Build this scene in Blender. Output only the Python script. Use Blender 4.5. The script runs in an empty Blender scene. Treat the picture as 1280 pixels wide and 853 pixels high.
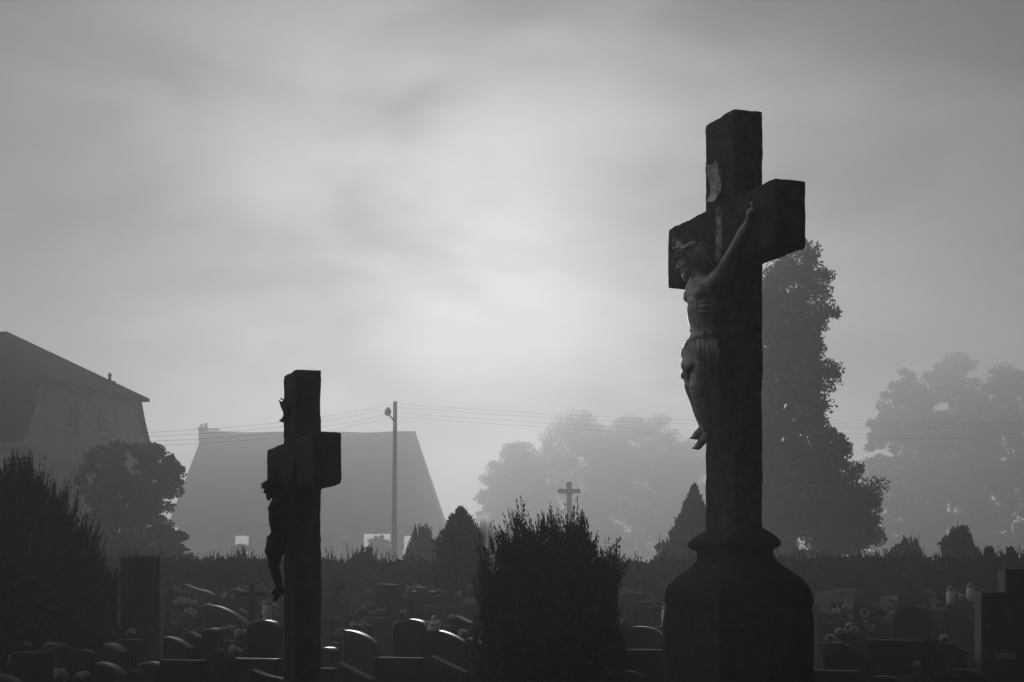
import bpy, bmesh, math, random
import numpy as np
from mathutils import Vector, Matrix, noise

random.seed(7)
RNG = np.random.default_rng(7)
PI = math.pi
SC = bpy.context.scene
COL = SC.collection
F, H, HY = 2000.0, 1.55, 730.0        # focal length in photo pixels, eye height, horizon row


def at(px, py, d):
    """A point of the place from its bearing in the photograph and its distance."""
    return Vector(((px - 640) / F * d, d, H + (HY - py) / F * d))


def ztop(py, d):
    return H + (HY - py) / F * d


# ------------------------------------------------------------------ materials
def grey(v):
    return (v, v, v, 1)


def mat(name, base, rough=0.85, spec=0.3, var=0.35, scale=8.0, bump=0.0, bscale=60.0, detail=5.0, stretch=(1, 1, 1)):
    m = bpy.data.materials.new(name)
    m.use_nodes = True
    nt = m.node_tree
    b = nt.nodes['Principled BSDF']
    b.inputs['Roughness'].default_value = rough
    b.inputs['Specular IOR Level'].default_value = spec
    tc = nt.nodes.new('ShaderNodeTexCoord')
    mp = nt.nodes.new('ShaderNodeMapping')
    mp.inputs['Scale'].default_value = stretch
    nt.links.new(tc.outputs['Object'], mp.inputs['Vector'])
    n = nt.nodes.new('ShaderNodeTexNoise')
    n.inputs['Scale'].default_value = scale
    n.inputs['Detail'].default_value = detail
    n.inputs['Roughness'].default_value = 0.65
    nt.links.new(mp.outputs[0], n.inputs['Vector'])
    r = nt.nodes.new('ShaderNodeValToRGB')
    r.color_ramp.elements[0].position = 0.3
    r.color_ramp.elements[1].position = 0.7
    r.color_ramp.elements[0].color = grey(base * (1 - var))
    r.color_ramp.elements[1].color = grey(base * (1 + var))
    nt.links.new(n.outputs['Fac'], r.inputs['Fac'])
    nt.links.new(r.outputs['Color'], b.inputs['Base Color'])
    if bump > 0:
        n2 = nt.nodes.new('ShaderNodeTexNoise')
        n2.inputs['Scale'].default_value = bscale
        n2.inputs['Detail'].default_value = 6
        nt.links.new(mp.outputs[0], n2.inputs['Vector'])
        bp = nt.nodes.new('ShaderNodeBump')
        bp.inputs['Strength'].default_value = bump
        bp.inputs['Distance'].default_value = 0.02
        nt.links.new(n2.outputs['Fac'], bp.inputs['Height'])
        nt.links.new(bp.outputs['Normal'], b.inputs['Normal'])
    return m


def roof_mat(name, base):
    m = mat(name, base, 0.95, 0.05, 0.3, 0.7)
    nt = m.node_tree
    b = nt.nodes['Principled BSDF']
    tc = nt.nodes['Texture Coordinate']
    w = nt.nodes.new('ShaderNodeTexWave')
    w.bands_direction = 'Z'
    w.inputs['Scale'].default_value = 1.6
    w.inputs['Distortion'].default_value = 0.6
    nt.links.new(tc.outputs['Object'], w.inputs['Vector'])
    bp = nt.nodes.new('ShaderNodeBump')
    bp.inputs['Strength'].default_value = 0.5
    bp.inputs['Distance'].default_value = 0.05
    nt.links.new(w.outputs['Fac'], bp.inputs['Height'])
    nt.links.new(bp.outputs['Normal'], b.inputs['Normal'])
    return m


M = dict(
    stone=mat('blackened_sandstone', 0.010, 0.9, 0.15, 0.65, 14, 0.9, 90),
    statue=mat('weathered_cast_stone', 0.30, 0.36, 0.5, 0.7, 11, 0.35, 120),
    scroll=mat('pale_scroll_stone', 0.5, 0.8, 0.3, 0.6, 22, 0.3, 90),
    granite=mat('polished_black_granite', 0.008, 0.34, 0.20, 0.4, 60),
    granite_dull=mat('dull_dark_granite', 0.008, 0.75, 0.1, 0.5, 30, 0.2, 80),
    concrete=mat('dark_wet_concrete', 0.016, 0.85, 0.2, 0.4, 12, 0.4, 60),
    pale=mat('pale_terrazzo', 0.16, 0.8, 0.3, 0.35, 14, 0.3, 60),
    white=mat('white_glazed_ceramic', 0.62, 0.4, 0.5, 0.15, 20),
    iron=mat('black_iron', 0.015, 0.6, 0.3, 0.3, 30),
    letter=mat('silvered_lettering', 0.45, 0.5, 0.4, 0.2, 40),
    bloom=mat('white_petals', 0.42, 0.8, 0.2, 0.45, 25),
    bloom_mid=mat('pink_petals', 0.2, 0.8, 0.2, 0.5, 25),
    leaf=mat('leaves', 0.042, 0.75, 0.2, 0.4, 5),
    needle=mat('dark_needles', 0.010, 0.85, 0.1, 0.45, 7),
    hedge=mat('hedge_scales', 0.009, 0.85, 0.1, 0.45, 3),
    bark=mat('bark', 0.05, 0.95, 0.1, 0.4, 6, 0.6, 20, stretch=(1, 1, 0.3)),
    wood=mat('weathered_pole_wood', 0.07, 0.9, 0.2, 0.35, 9, 0.4, 30, stretch=(1, 1, 0.12)),
    plaster=mat('grey_plaster', 0.55, 0.95, 0.2, 0.14, 0.9, 0.3, 12),
    plaster_pale=mat('pale_plaster', 0.62, 0.95, 0.2, 0.2, 0.8, 0.2, 10),
    boards=mat('dark_boards', 0.07, 0.95, 0.2, 0.35, 2.5, 0.3, 12, stretch=(4, 4, 0.3)),
    trim=mat('light_trim', 0.52, 0.9, 0.2, 0.12, 3),
    glass=mat('window_glass', 0.05, 0.12, 0.5, 0.2, 1),
    tile=roof_mat('slate_tiles', 0.02),
    tile_far=roof_mat('old_roof_tiles', 0.085),
    chimney=mat('chimney_brick', 0.12, 0.95, 0.2, 0.3, 4),
    metal=mat('dull_zinc', 0.12, 0.5, 0.4, 0.2, 10),
    wire=mat('cable_rubber', 0.03, 0.7, 0.2, 0.1, 3),
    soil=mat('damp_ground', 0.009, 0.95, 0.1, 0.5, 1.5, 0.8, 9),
    gravel=mat('dark_gravel_path', 0.035, 0.95, 0.1, 0.45, 14, 0.8, 40),
)

for k_, v_ in (('bloom', .5), ('bloom_mid', .22)):
    m_ = M[k_]
    b_ = m_.node_tree.nodes['Principled BSDF']
    r_ = m_.node_tree.nodes['Color Ramp']
    r_.color_ramp.elements[0].color = grey(v_ * .7)
    r_.color_ramp.elements[1].color = grey(min(.85, v_ * 1.1))
    t_ = m_.node_tree.nodes.new('ShaderNodeBsdfTranslucent')
    x_ = m_.node_tree.nodes.new('ShaderNodeMixShader')
    x_.inputs[0].default_value = .5
    m_.node_tree.links.new(r_.outputs['Color'], t_.inputs['Color'])
    m_.node_tree.links.new(b_.outputs[0], x_.inputs[1])
    m_.node_tree.links.new(t_.outputs[0], x_.inputs[2])
    m_.node_tree.links.new(x_.outputs[0], m_.node_tree.nodes['Material Output'].inputs['Surface'])

# extra: an old lime stain run down the front of the tall cross, below the scroll
def stained_stone(name, base):
    m = mat(name, base, 0.9, 0.15, 0.7, 14, 0.9, 90)
    nt = m.node_tree
    b = nt.nodes['Principled BSDF']
    src = b.inputs['Base Color'].links[0].from_socket
    tc = nt.nodes['Texture Coordinate']
    sp = nt.nodes.new('ShaderNodeSeparateXYZ')
    nt.links.new(tc.outputs['Object'], sp.inputs[0])
    n = nt.nodes.new('ShaderNodeTexNoise')
    n.inputs['Scale'].default_value = 26
    n.inputs['Detail'].default_value = 6
    nt.links.new(tc.outputs['Object'], n.inputs['Vector'])

    def mr(sock, a, b_, c, d):
        q = nt.nodes.new('ShaderNodeMapRange')
        q.interpolation_type = 'SMOOTHSTEP'
        for i, v in enumerate((a, b_, c, d)):
            q.inputs[i + 1].default_value = v
        nt.links.new(sock, q.inputs[0])
        return q.outputs[0]

    def mul(a, b_):
        q = nt.nodes.new('ShaderNodeMath')
        q.operation = 'MULTIPLY'
        nt.links.new(a, q.inputs[0])
        nt.links.new(b_, q.inputs[1])
        return q.outputs[0]
    f = mul(mr(sp.outputs['X'], -0.045, -0.015, 0, 1), mr(sp.outputs['X'], 0.005, 0.04, 1, 0))
    f = mul(f, mr(sp.outputs['Z'], 2.98, 3.06, 0, 1))
    f = mul(f, mr(sp.outputs['Z'], 3.20, 3.33, 1, 0))
    f = mul(f, mr(sp.outputs['Y'], -0.06, -0.05, 1, 0))
    f = mul(f, mr(n.outputs['Fac'], 0.35, 0.62, 0.15, 1))
    mx = nt.nodes.new('ShaderNodeMix')
    mx.data_type = 'RGBA'
    nt.links.new(f, mx.inputs[0])
    nt.links.new(src, mx.inputs[6])
    mx.inputs[7].default_value = grey(0.5)
    nt.links.new(mx.outputs[2], b.inputs['Base Color'])
    return m


M['stone_stained'] = stained_stone('lime_stained_sandstone', 0.040)


# ------------------------------------------------------------------ object helpers
def tag(o, label=None, cat=None, group=None, kind=None):
    if label: o['label'] = label
    if cat: o['category'] = cat
    if group: o['group'] = group
    if kind: o['kind'] = kind
    return o


def empty(name, loc, rz=0.0, label=None, cat=None, group=None):
    o = bpy.data.objects.new(name, None)
    COL.objects.link(o)
    o.location = loc
    o.rotation_euler = (0, 0, rz)
    o.empty_display_size = 0.1
    return tag(o, label, cat, group)


def link(name, me, m, parent=None):
    o = bpy.data.objects.new(name, me)
    COL.objects.link(o)
    if m is not None and not me.materials:
        me.materials.append(m)
    if parent is not None:
        o.parent = parent
    return o


class MB:
    def __init__(s):
        s.v, s.f = [], []

    def add(s, vs, fs):
        k = len(s.v)
        s.v += [tuple(p) for p in vs]
        s.f += [tuple(i + k for i in f) for f in fs]
        return s

    def box(s, lo, hi, rot=None, org=(0, 0, 0)):
        (x0, y0, z0), (x1, y1, z1) = lo, hi
        vs = [Vector(p) for p in ((x0, y0, z0), (x1, y0, z0), (x1, y1, z0), (x0, y1, z0), (x0, y0, z1), (x1, y0, z1), (x1, y1, z1), (x0, y1, z1))]
        if rot is not None:
            vs = [rot @ p + Vector(org) for p in vs]
        return s.add(vs, [(3, 2, 1, 0), (4, 5, 6, 7), (0, 1, 5, 4), (1, 2, 6, 5), (2, 3, 7, 6), (3, 0, 4, 7)])

    def prism(s, outline, y0, y1, bev=0.0):
        """outline (x,z) counter-clockwise seen from -y, extruded along y; bev insets the rims."""
        n = len(outline)
        cx = sum(p[0] for p in outline) / n
        cz = sum(p[1] for p in outline) / n
        rings = []
        if bev > 0:
            def ins(b):
                out = []
                for i in range(n):
                    p0, p1, p2 = Vector(outline[i - 1]), Vector(outline[i]), Vector(outline[(i + 1) % n])
                    d1, d2 = (p1 - p0).normalized(), (p2 - p1).normalized()
                    nn = Vector((-d1.y - d2.y, d1.x + d2.x))
                    nn = nn.normalized() if nn.length > 1e-6 else Vector((0, 0))
                    out.append((p1.x + nn.x * b, p1.y + nn.y * b))
                return out
            rings = [(ins(bev), y0), (outline, y0 + bev), (outline, y1 - bev), (ins(bev), y1)]
        else:
            rings = [(outline, y0), (outline, y1)]
        vs, fs = [], []
        for o, y in rings:
            vs += [(p[0], y, p[1]) for p in o]
        for k in range(len(rings) - 1):
            for i in range(n):
                j = (i + 1) % n
                fs.append((k * n + i, k * n + n + i, k * n + n + j, k * n + j))
        fs.append(tuple(range(n)))
        fs.append(tuple((len(rings) - 1) * n + i for i in reversed(range(n))))
        return s.add(vs, fs)

    def tube(s, pts, radii, n=8, cap=True):
        pts = [Vector(p) for p in pts]
        if not hasattr(radii, '__len__'):
            radii = [radii] * len(pts)
        vs, fs = [], []
        up = Vector((0.13, 0.21, 1))
        for i, p in enumerate(pts):
            t = (pts[min(i + 1, len(pts) - 1)] - pts[max(i - 1, 0)]).normalized()
            a = t.cross(up)
            if a.length < 1e-3:
                a = t.cross(Vector((1, 0, 0)))
            a.normalize()
            b = t.cross(a)
            for k in range(n):
                w = 2 * PI * k / n
                vs.append(p + (a * math.cos(w) + b * math.sin(w)) * radii[i])
        for i in range(len(pts) - 1):
            for k in range(n):
                j = (k + 1) % n
                fs.append((i * n + k, i * n + j, i * n + n + j, i * n + n + k))
        if cap:
            fs.append(tuple(reversed(range(n))))
            fs.append(tuple((len(pts) - 1) * n + k for k in range(n)))
        return s.add(vs, fs)

    def lathe(s, prof, n=16, org=(0, 0, 0), sx=1.0, sy=1.0):
        vs, fs = [], []
        for r, z in prof:
            for k in range(n):
                w = 2 * PI * k / n
                vs.append((org[0] + r * sx * math.cos(w), org[1] + r * sy * math.sin(w), org[2] + z))
        m = len(prof)
        for i in range(m - 1):
            for k in range(n):
                j = (k + 1) % n
                fs.append((i * n + k, i * n + j, i * n + n + j, i * n + n + k))
        fs.append(tuple(reversed(range(n))))
        fs.append(tuple((m - 1) * n + k for k in range(n)))
        return s.add(vs, fs)

    def ball(s, c, r, nu=16, nv=10, rot=None, rough=0.0):
        c = Vector(c)
        r = (r, r, r) if not hasattr(r, '__len__') else r
        vs, fs = [], []
        for i in range(nv + 1):
            t = PI * i / nv
            for k in range(nu):
                w = 2 * PI * k / nu
                p = Vector((r[0] * math.sin(t) * math.cos(w), r[1] * math.sin(t) * math.sin(w), r[2] * math.cos(t)))
                if rough:
                    p *= 1 + rough * noise.noise(p * (2.2 / max(r)) + c * 7)
                if rot is not None:
                    p = rot @ p
                vs.append(c + p)
        for i in range(nv):
            for k in range(nu):
                j = (k + 1) % nu
                fs.append((i * nu + k, i * nu + nu + k, i * nu + nu + j, i * nu + j))
        return s.add(vs, fs)

    def rbox(s, lo, hi, seg=0.03, r=0.01, amp=0.002, fr=9.0):
        """A hewn block: gridded faces, rounded arrises, chipped by noise."""
        lo, hi = Vector(lo), Vector(hi)
        c, h = (lo + hi) / 2, (hi - lo) / 2
        for ax in range(3):
            a, b = (ax + 1) % 3, (ax + 2) % 3
            na = max(2, min(60, int(2 * h[a] / seg)))
            nb = max(2, min(90, int(2 * h[b] / seg)))
            for sg in (-1, 1):
                vs, fs = [], []
                for i in range(na + 1):
                    for j in range(nb + 1):
                        p = Vector((0, 0, 0))
                        p[ax] = sg * h[ax]
                        p[a] = h[a] * (2 * i / na - 1)
                        p[b] = h[b] * (2 * j / nb - 1)
                        q = Vector([max(-(h[k] - r), min(h[k] - r, p[k])) for k in range(3)])
                        d = p - q
                        if d.length > 1e-9:
                            p = q + d.normalized() * r
                        w = c + p
                        edge = 1.0 + 1.4 * (sum(abs(p[k]) > h[k] - 2.0 * r for k in range(3)) >= 2)
                        w = w + noise.noise_vector(w * fr) * amp * edge + noise.noise_vector(w * fr * 4.3) * amp * 1.1 * edge
                        vs.append(w)
                for i in range(na):
                    for j in range(nb):
                        q = (i * (nb + 1) + j, (i + 1) * (nb + 1) + j, (i + 1) * (nb + 1) + j + 1, i * (nb + 1) + j + 1)
                        fs.append(q if sg > 0 else q[::-1])
                s.add(vs, fs)
        return s

    def mesh(s, name, smooth=False, merge=0.0):
        me = bpy.data.meshes.new(name)
        me.from_pydata(s.v, [], s.f)
        bm = bmesh.new()
        bm.from_mesh(me)
        if merge:
            bmesh.ops.remove_doubles(bm, verts=bm.verts, dist=merge)
        bmesh.ops.recalc_face_normals(bm, faces=bm.faces)
        bm.to_mesh(me)
        bm.free()
        if smooth:
            me.polygons.foreach_set('use_smooth', [True] * len(me.polygons))
        return me

    def build(s, name, m, parent=None, smooth=False, merge=0.0):
        return link(name, s.mesh(name, smooth, merge), m, parent)


def quads(name, P, m, parent=None):
    """P: (n,4,3) array of quads as one mesh of loose leaves."""
    n = len(P)
    me = bpy.data.meshes.new(name)
    me.vertices.add(4 * n)
    me.vertices.foreach_set('co', P.reshape(-1).astype(np.float32))
    me.loops.add(4 * n)
    me.loops.foreach_set('vertex_index', np.arange(4 * n, dtype=np.int32))
    me.polygons.add(n)
    me.polygons.foreach_set('loop_start', np.arange(0, 4 * n, 4, dtype=np.int32))
    me.polygons.foreach_set('loop_total', np.full(n, 4, dtype=np.int32))
    me.update(calc_edges=True)
    me.validate()
    return link(name, me, m, parent)


def unit(a):
    return a / np.maximum(np.linalg.norm(a, axis=-1, keepdims=True), 1e-9)


def leaves(C, Dr, L, W):
    """Leaf blades (rhombi) at C along Dr, length L, width W, random roll."""
    n = len(C)
    Dr = unit(Dr)
    R = unit(np.cross(Dr, RNG.normal(size=(n, 3))))
    L = np.broadcast_to(np.asarray(L, float).reshape(-1, 1), (n, 1))
    W = np.broadcast_to(np.asarray(W, float).reshape(-1, 1), (n, 1))
    Nn = np.cross(Dr, R)
    b = C - Dr * L * 0.5
    t = C + Dr * L * 0.5 + Nn * L * 0.08
    return np.stack([b, C + R * W * 0.5 - Dr * L * 0.08, t, C - R * W * 0.5 - Dr * L * 0.08], axis=1)


def crown_from_clumps(cl, per, rad, lsize, jitter=0.35, flat=0.75):
    """cl: (k,3) clump centres, rad: clump radius (k or scalar)."""
    k = len(cl)
    rad = np.broadcast_to(np.asarray(rad, float).reshape(-1, 1), (k, 1))
    idx = np.repeat(np.arange(k), per)
    d = unit(RNG.normal(size=(len(idx), 3)))
    rr = RNG.random((len(idx), 1)) ** 0.45
    off = d * rr * rad[idx] * np.array([1, 1, flat])
    C = cl[idx] + off
    Dr = d + RNG.normal(size=C.shape) * 0.8 + np.array([0, 0, -0.15])
    L = lsize * (1 - jitter + 2 * jitter * RNG.random(len(C)))
    return leaves(C, Dr, L, L * 0.62)


def blob_clumps(blobs, k):
    """clump centres over ellipsoids (cx,cy,cz,rx,ry,rz), denser to the shell."""
    vol = np.array([b[3] * b[4] * b[5] for b in blobs]) ** 0.75
    ns = np.maximum(3, (k * vol / vol.sum()).astype(int))
    out = []
    for b, n in zip(blobs, ns):
        d = unit(RNG.normal(size=(n, 3)))
        r = 0.35 + 0.65 * RNG.random((n, 1)) ** 0.5
        out.append(np.array(b[:3]) + d * r * np.array(b[3:6]))
    return np.concatenate(out)


def tree(name, base, h, trunk_r, blobs, label, cat, k, per, rad, lsize, group=None, lean=0.0, m='leaf', limbs=9, flat=0.75):
    """Trunk with limbs reaching into the crown, crown of leaf clumps; blob coordinates are relative to the base."""
    root = empty(name, base, 0, label, cat, group)
    tb = MB()
    rs = random.Random(int(abs(base[0]) * 97) + int(h * 31))
    pts = [(lean * (i / 8) ** 2 * h + rs.uniform(-.01, .01) * h * (i > 0), rs.uniform(-.01, .01) * h * (i > 0), h * 0.86 * i / 8) for i in range(9)]
    tb.tube(pts, [trunk_r * (1.15 if i == 0 else 1 - 0.105 * i) for i in range(9)], 8)
    for i in range(limbs):
        b = blobs[i % len(blobs)]
        tgt = Vector((b[0] + rs.uniform(-.5, .5) * b[3], b[1] + rs.uniform(-.5, .5) * b[4], b[2] + rs.uniform(-.2, .6) * b[5]))
        st = Vector(pts[min(7, max(2, int(8 * (tgt.z * 0.62) / (h * 0.86))))])
        mid = st.lerp(tgt, 0.5) + Vector((rs.uniform(-.05, .05), rs.uniform(-.05, .05), -0.03)) * h
        tb.tube([st, mid, tgt], [trunk_r * 0.42, trunk_r * 0.26, trunk_r * 0.08], 6)
    tb.build('trunk', M['bark'], root, True)
    cl = blob_clumps(blobs, k)
    quads('crown', crown_from_clumps(cl, per, rad * (0.6 + 0.8 * RNG.random(len(cl))), lsize, flat=flat), M[m], root)
    return root


def plumes(base, axis, L, nleaf, width, lsize):
    """Upright scale-leaved sprays: base (n,3), axis (n,3) unit, length L (n)."""
    n = len(base)
    idx = np.repeat(np.arange(n), nleaf)
    t = np.tile((np.arange(nleaf) + 0.5) / nleaf, n) + RNG.normal(size=n * nleaf) * 0.02
    a = unit(axis)[idx]
    rdir = unit(np.cross(a, RNG.normal(size=a.shape)))
    env = (np.sin(np.clip(t, 0, 1) ** 0.7 * PI) * 0.75 + 0.3 * (1 - t))
    C = base[idx] + a * (L[idx] * t)[:, None] + rdir * (L[idx] * width * env * RNG.random(n * nleaf))[:, None]
    Dr = a * 1.0 + rdir * (0.55 * (1 - t))[:, None] + RNG.normal(size=a.shape) * 0.16
    ls = lsize * (0.7 + 0.6 * RNG.random(n * nleaf)) * (1.05 - 0.35 * t)
    return leaves(C, Dr, ls, ls * 0.36)


# ------------------------------------------------------------------ camera, sky, sun
cam = bpy.data.cameras.new('camera')
cam.sensor_width = 36.0
cam.lens = F / 1280 * 36.0
cam.shift_y = (HY - 426.5) / 1280.0
cam.clip_end = 6000
cam.clip_start = 0.1
co = bpy.data.objects.new('camera', cam)
COL.objects.link(co)
co.location = (0, 0, H)
co.rotation_euler = (PI / 2, 0, 0)
SC.camera = co

SUN_AZ = math.atan((580 - 640) / F)         # from +Y toward +X
SUN_EL = math.atan((HY - 385) / F)
sun_dir = Vector((math.sin(SUN_AZ) * math.cos(SUN_EL), math.cos(SUN_AZ) * math.cos(SUN_EL), math.sin(SUN_EL)))

sl = bpy.data.lights.new('sun', 'SUN')
sl.energy = 1.75
sl.angle = math.radians(12)
sl.color = (1, 1, 1)
so = bpy.data.objects.new('sun', sl)
COL.objects.link(so)
so.location = (0, 0, 60)
so.rotation_euler = (-sun_dir).to_track_quat('-Z', 'Y').to_euler()

w = bpy.data.worlds.new('World')
SC.world = w
w.use_nodes = True
nt = w.node_tree
for n in list(nt.nodes):
    nt.nodes.remove(n)
N, LK = nt.nodes.new, nt.links.new
out = N('ShaderNodeOutputWorld')
bg = N('ShaderNodeBackground')
bg.inputs['Strength'].default_value = 0.1
LK(bg.outputs[0], out.inputs[0])
sky = N('ShaderNodeTexSky')
sky.sky_type = 'NISHITA'
sky.sun_disc = False
sky.sun_elevation = SUN_EL
sky.sun_rotation = SUN_AZ
sky.dust_density = 6.0
bw = N('ShaderNodeRGBToBW')
LK(sky.outputs[0], bw.inputs[0])
tc = N('ShaderNodeTexCoord')


def math_node(op, a, b=None, c=None):
    q = N('ShaderNodeMath')
    q.operation = op
    for i, v in enumerate((a, b, c)):
        if v is None:
            continue
        if isinstance(v, (int, float)):
            q.inputs[i].default_value = v
        else:
            LK(v, q.inputs[i])
    return q.outputs[0]


vd = N('ShaderNodeVectorMath')
vd.operation = 'DOT_PRODUCT'
LK(tc.outputs['Generated'], vd.inputs[0])
vd.inputs[1].default_value = sun_dir
ang = math_node('ARCCOSINE', math_node('MINIMUM', vd.outputs['Value'], 0.99999))      # angle from the sun, radians


def gauss(sig):
    x = math_node('DIVIDE', ang, sig)
    return math_node('EXPONENT', math_node('MULTIPLY', math_node('MULTIPLY', x, x), -1.0))


# cloud sheet: radiance by angle from the veiled sun, broken by drawn-out soft cloud
mp = N('ShaderNodeMapping')
LK(tc.outputs['Generated'], mp.inputs['Vector'])
mp.inputs['Rotation'].default_value = (0, math.radians(7), 0)
mp.inputs['Scale'].default_value = (5.0, 5.0, 12.5)
mp.inputs['Location'].default_value = (0.0, 0.0, 0.0)
cn = N('ShaderNodeTexNoise')
cn.inputs['Scale'].default_value = 1.0
cn.inputs['Detail'].default_value = 3.2
cn.inputs['Roughness'].default_value = 0.5
cn.inputs['Distortion'].default_value = 0.25
LK(mp.outputs[0], cn.inputs['Vector'])
cm = N('ShaderNodeMapRange')
cm.interpolation_type = 'SMOOTHSTEP'
LK(cn.outputs['Fac'], cm.inputs[0])
for i, v in enumerate((0.28, 0.72, 0.1, 1.9)):
    cm.inputs[i + 1].default_value = v
glow = math_node('ADD', math_node('MULTIPLY', gauss(math.radians(12)), 3.0), 0.16)
veil = math_node('ADD', math_node('MULTIPLY', gauss(math.radians(2.8)), 1.7), math_node('MULTIPLY', gauss(math.radians(5.5)), 2.1))
cloud = math_node('ADD', math_node('MULTIPLY', glow, cm.outputs[0]), veil)
sz = N('ShaderNodeSeparateXYZ')
LK(tc.outputs['Generated'], sz.inputs[0])
zr_ = N('ShaderNodeMapRange')
zr_.interpolation_type = 'SMOOTHSTEP'
LK(sz.outputs['Z'], zr_.inputs[0])
for i, v in enumerate((0.38, 0.85, 0.0, 0.8)):
    zr_.inputs[i + 1].default_value = v
cloud = math_node('ADD', cloud, zr_.outputs[0])          # the overcast is a little brighter overhead
vb = N('ShaderNodeVectorMath')                              # bright lobe added high on the left, out of view, to light the cross fronts
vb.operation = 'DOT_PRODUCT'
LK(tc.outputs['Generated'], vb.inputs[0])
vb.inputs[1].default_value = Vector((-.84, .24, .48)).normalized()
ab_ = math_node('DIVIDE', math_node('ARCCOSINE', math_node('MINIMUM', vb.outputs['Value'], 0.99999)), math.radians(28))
thin = math_node('EXPONENT', math_node('MULTIPLY', math_node('MULTIPLY', ab_, ab_), -1.0))  # falloff of the added lobe
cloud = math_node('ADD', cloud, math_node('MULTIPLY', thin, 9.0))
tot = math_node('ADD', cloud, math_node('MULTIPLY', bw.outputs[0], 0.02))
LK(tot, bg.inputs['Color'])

SC.view_settings.view_transform = 'Standard'
SC.view_settings.look = 'None'
SC.view_settings.exposure = 0
SC.view_settings.gamma = 1
SC.render.engine = 'CYCLES'
SC.cycles.max_bounces = 5
SC.cycles.volume_bounces = 0
SC.cycles.use_denoising = True
SC.cycles.use_adaptive_sampling = False

# ------------------------------------------------------------------ ground, fog
g = MB()
nx = 48
gv, gf = [], []
for i in range(nx + 1):
    for j in range(nx + 1):
        x = ((i / nx) * 2 - 1)
        y = ((j / nx) * 2 - 1)
        x, y = 900 * x * abs(x), 900 * y * abs(y)
        r = math.hypot(x, y)
        gv.append((x, y, 0.05 * noise.noise(Vector((x * .11, y * .11, 0))) - 0.06 - 0.0 * r))
for i in range(nx):
    for j in range(nx):
        a = i * (nx + 1) + j
        gf.append((a, a + nx + 1, a + nx + 2, a + 1))
tag(g.add(gv, gf).build('ground', M['soil'], None, True), kind='structure')

hz = MB().box((-950, -950, -1.5), (950, 950, 33.5)).build('haze', None)
hm = bpy.data.materials.new('morning_fog')
hm.use_nodes = True
for n in list(hm.node_tree.nodes):
    if n.type != 'OUTPUT_MATERIAL':
        hm.node_tree.nodes.remove(n)
pv = hm.node_tree.nodes.new('ShaderNodeVolumePrincipled')
pv.inputs['Color'].default_value = (0.98, 0.98, 0.98, 1)
pv.inputs['Density'].default_value = 0.0049
pv.inputs['Anisotropy'].default_value = 0.56
hm.node_tree.links.new(pv.outputs[0], hm.node_tree.nodes['Material Output'].inputs['Volume'])
hz.data.materials.append(hm)
tag(hz, kind='stuff')

# ------------------------------------------------------------------ the crucifixes
PSI = 1.225
CROSS_ROT = -PSI


def evaluated(o, name):
    dg = bpy.context.evaluated_depsgraph_get()
    me = bpy.data.meshes.new_from_object(o.evaluated_get(dg), depsgraph=dg)
    me.name = name
    return me


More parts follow.
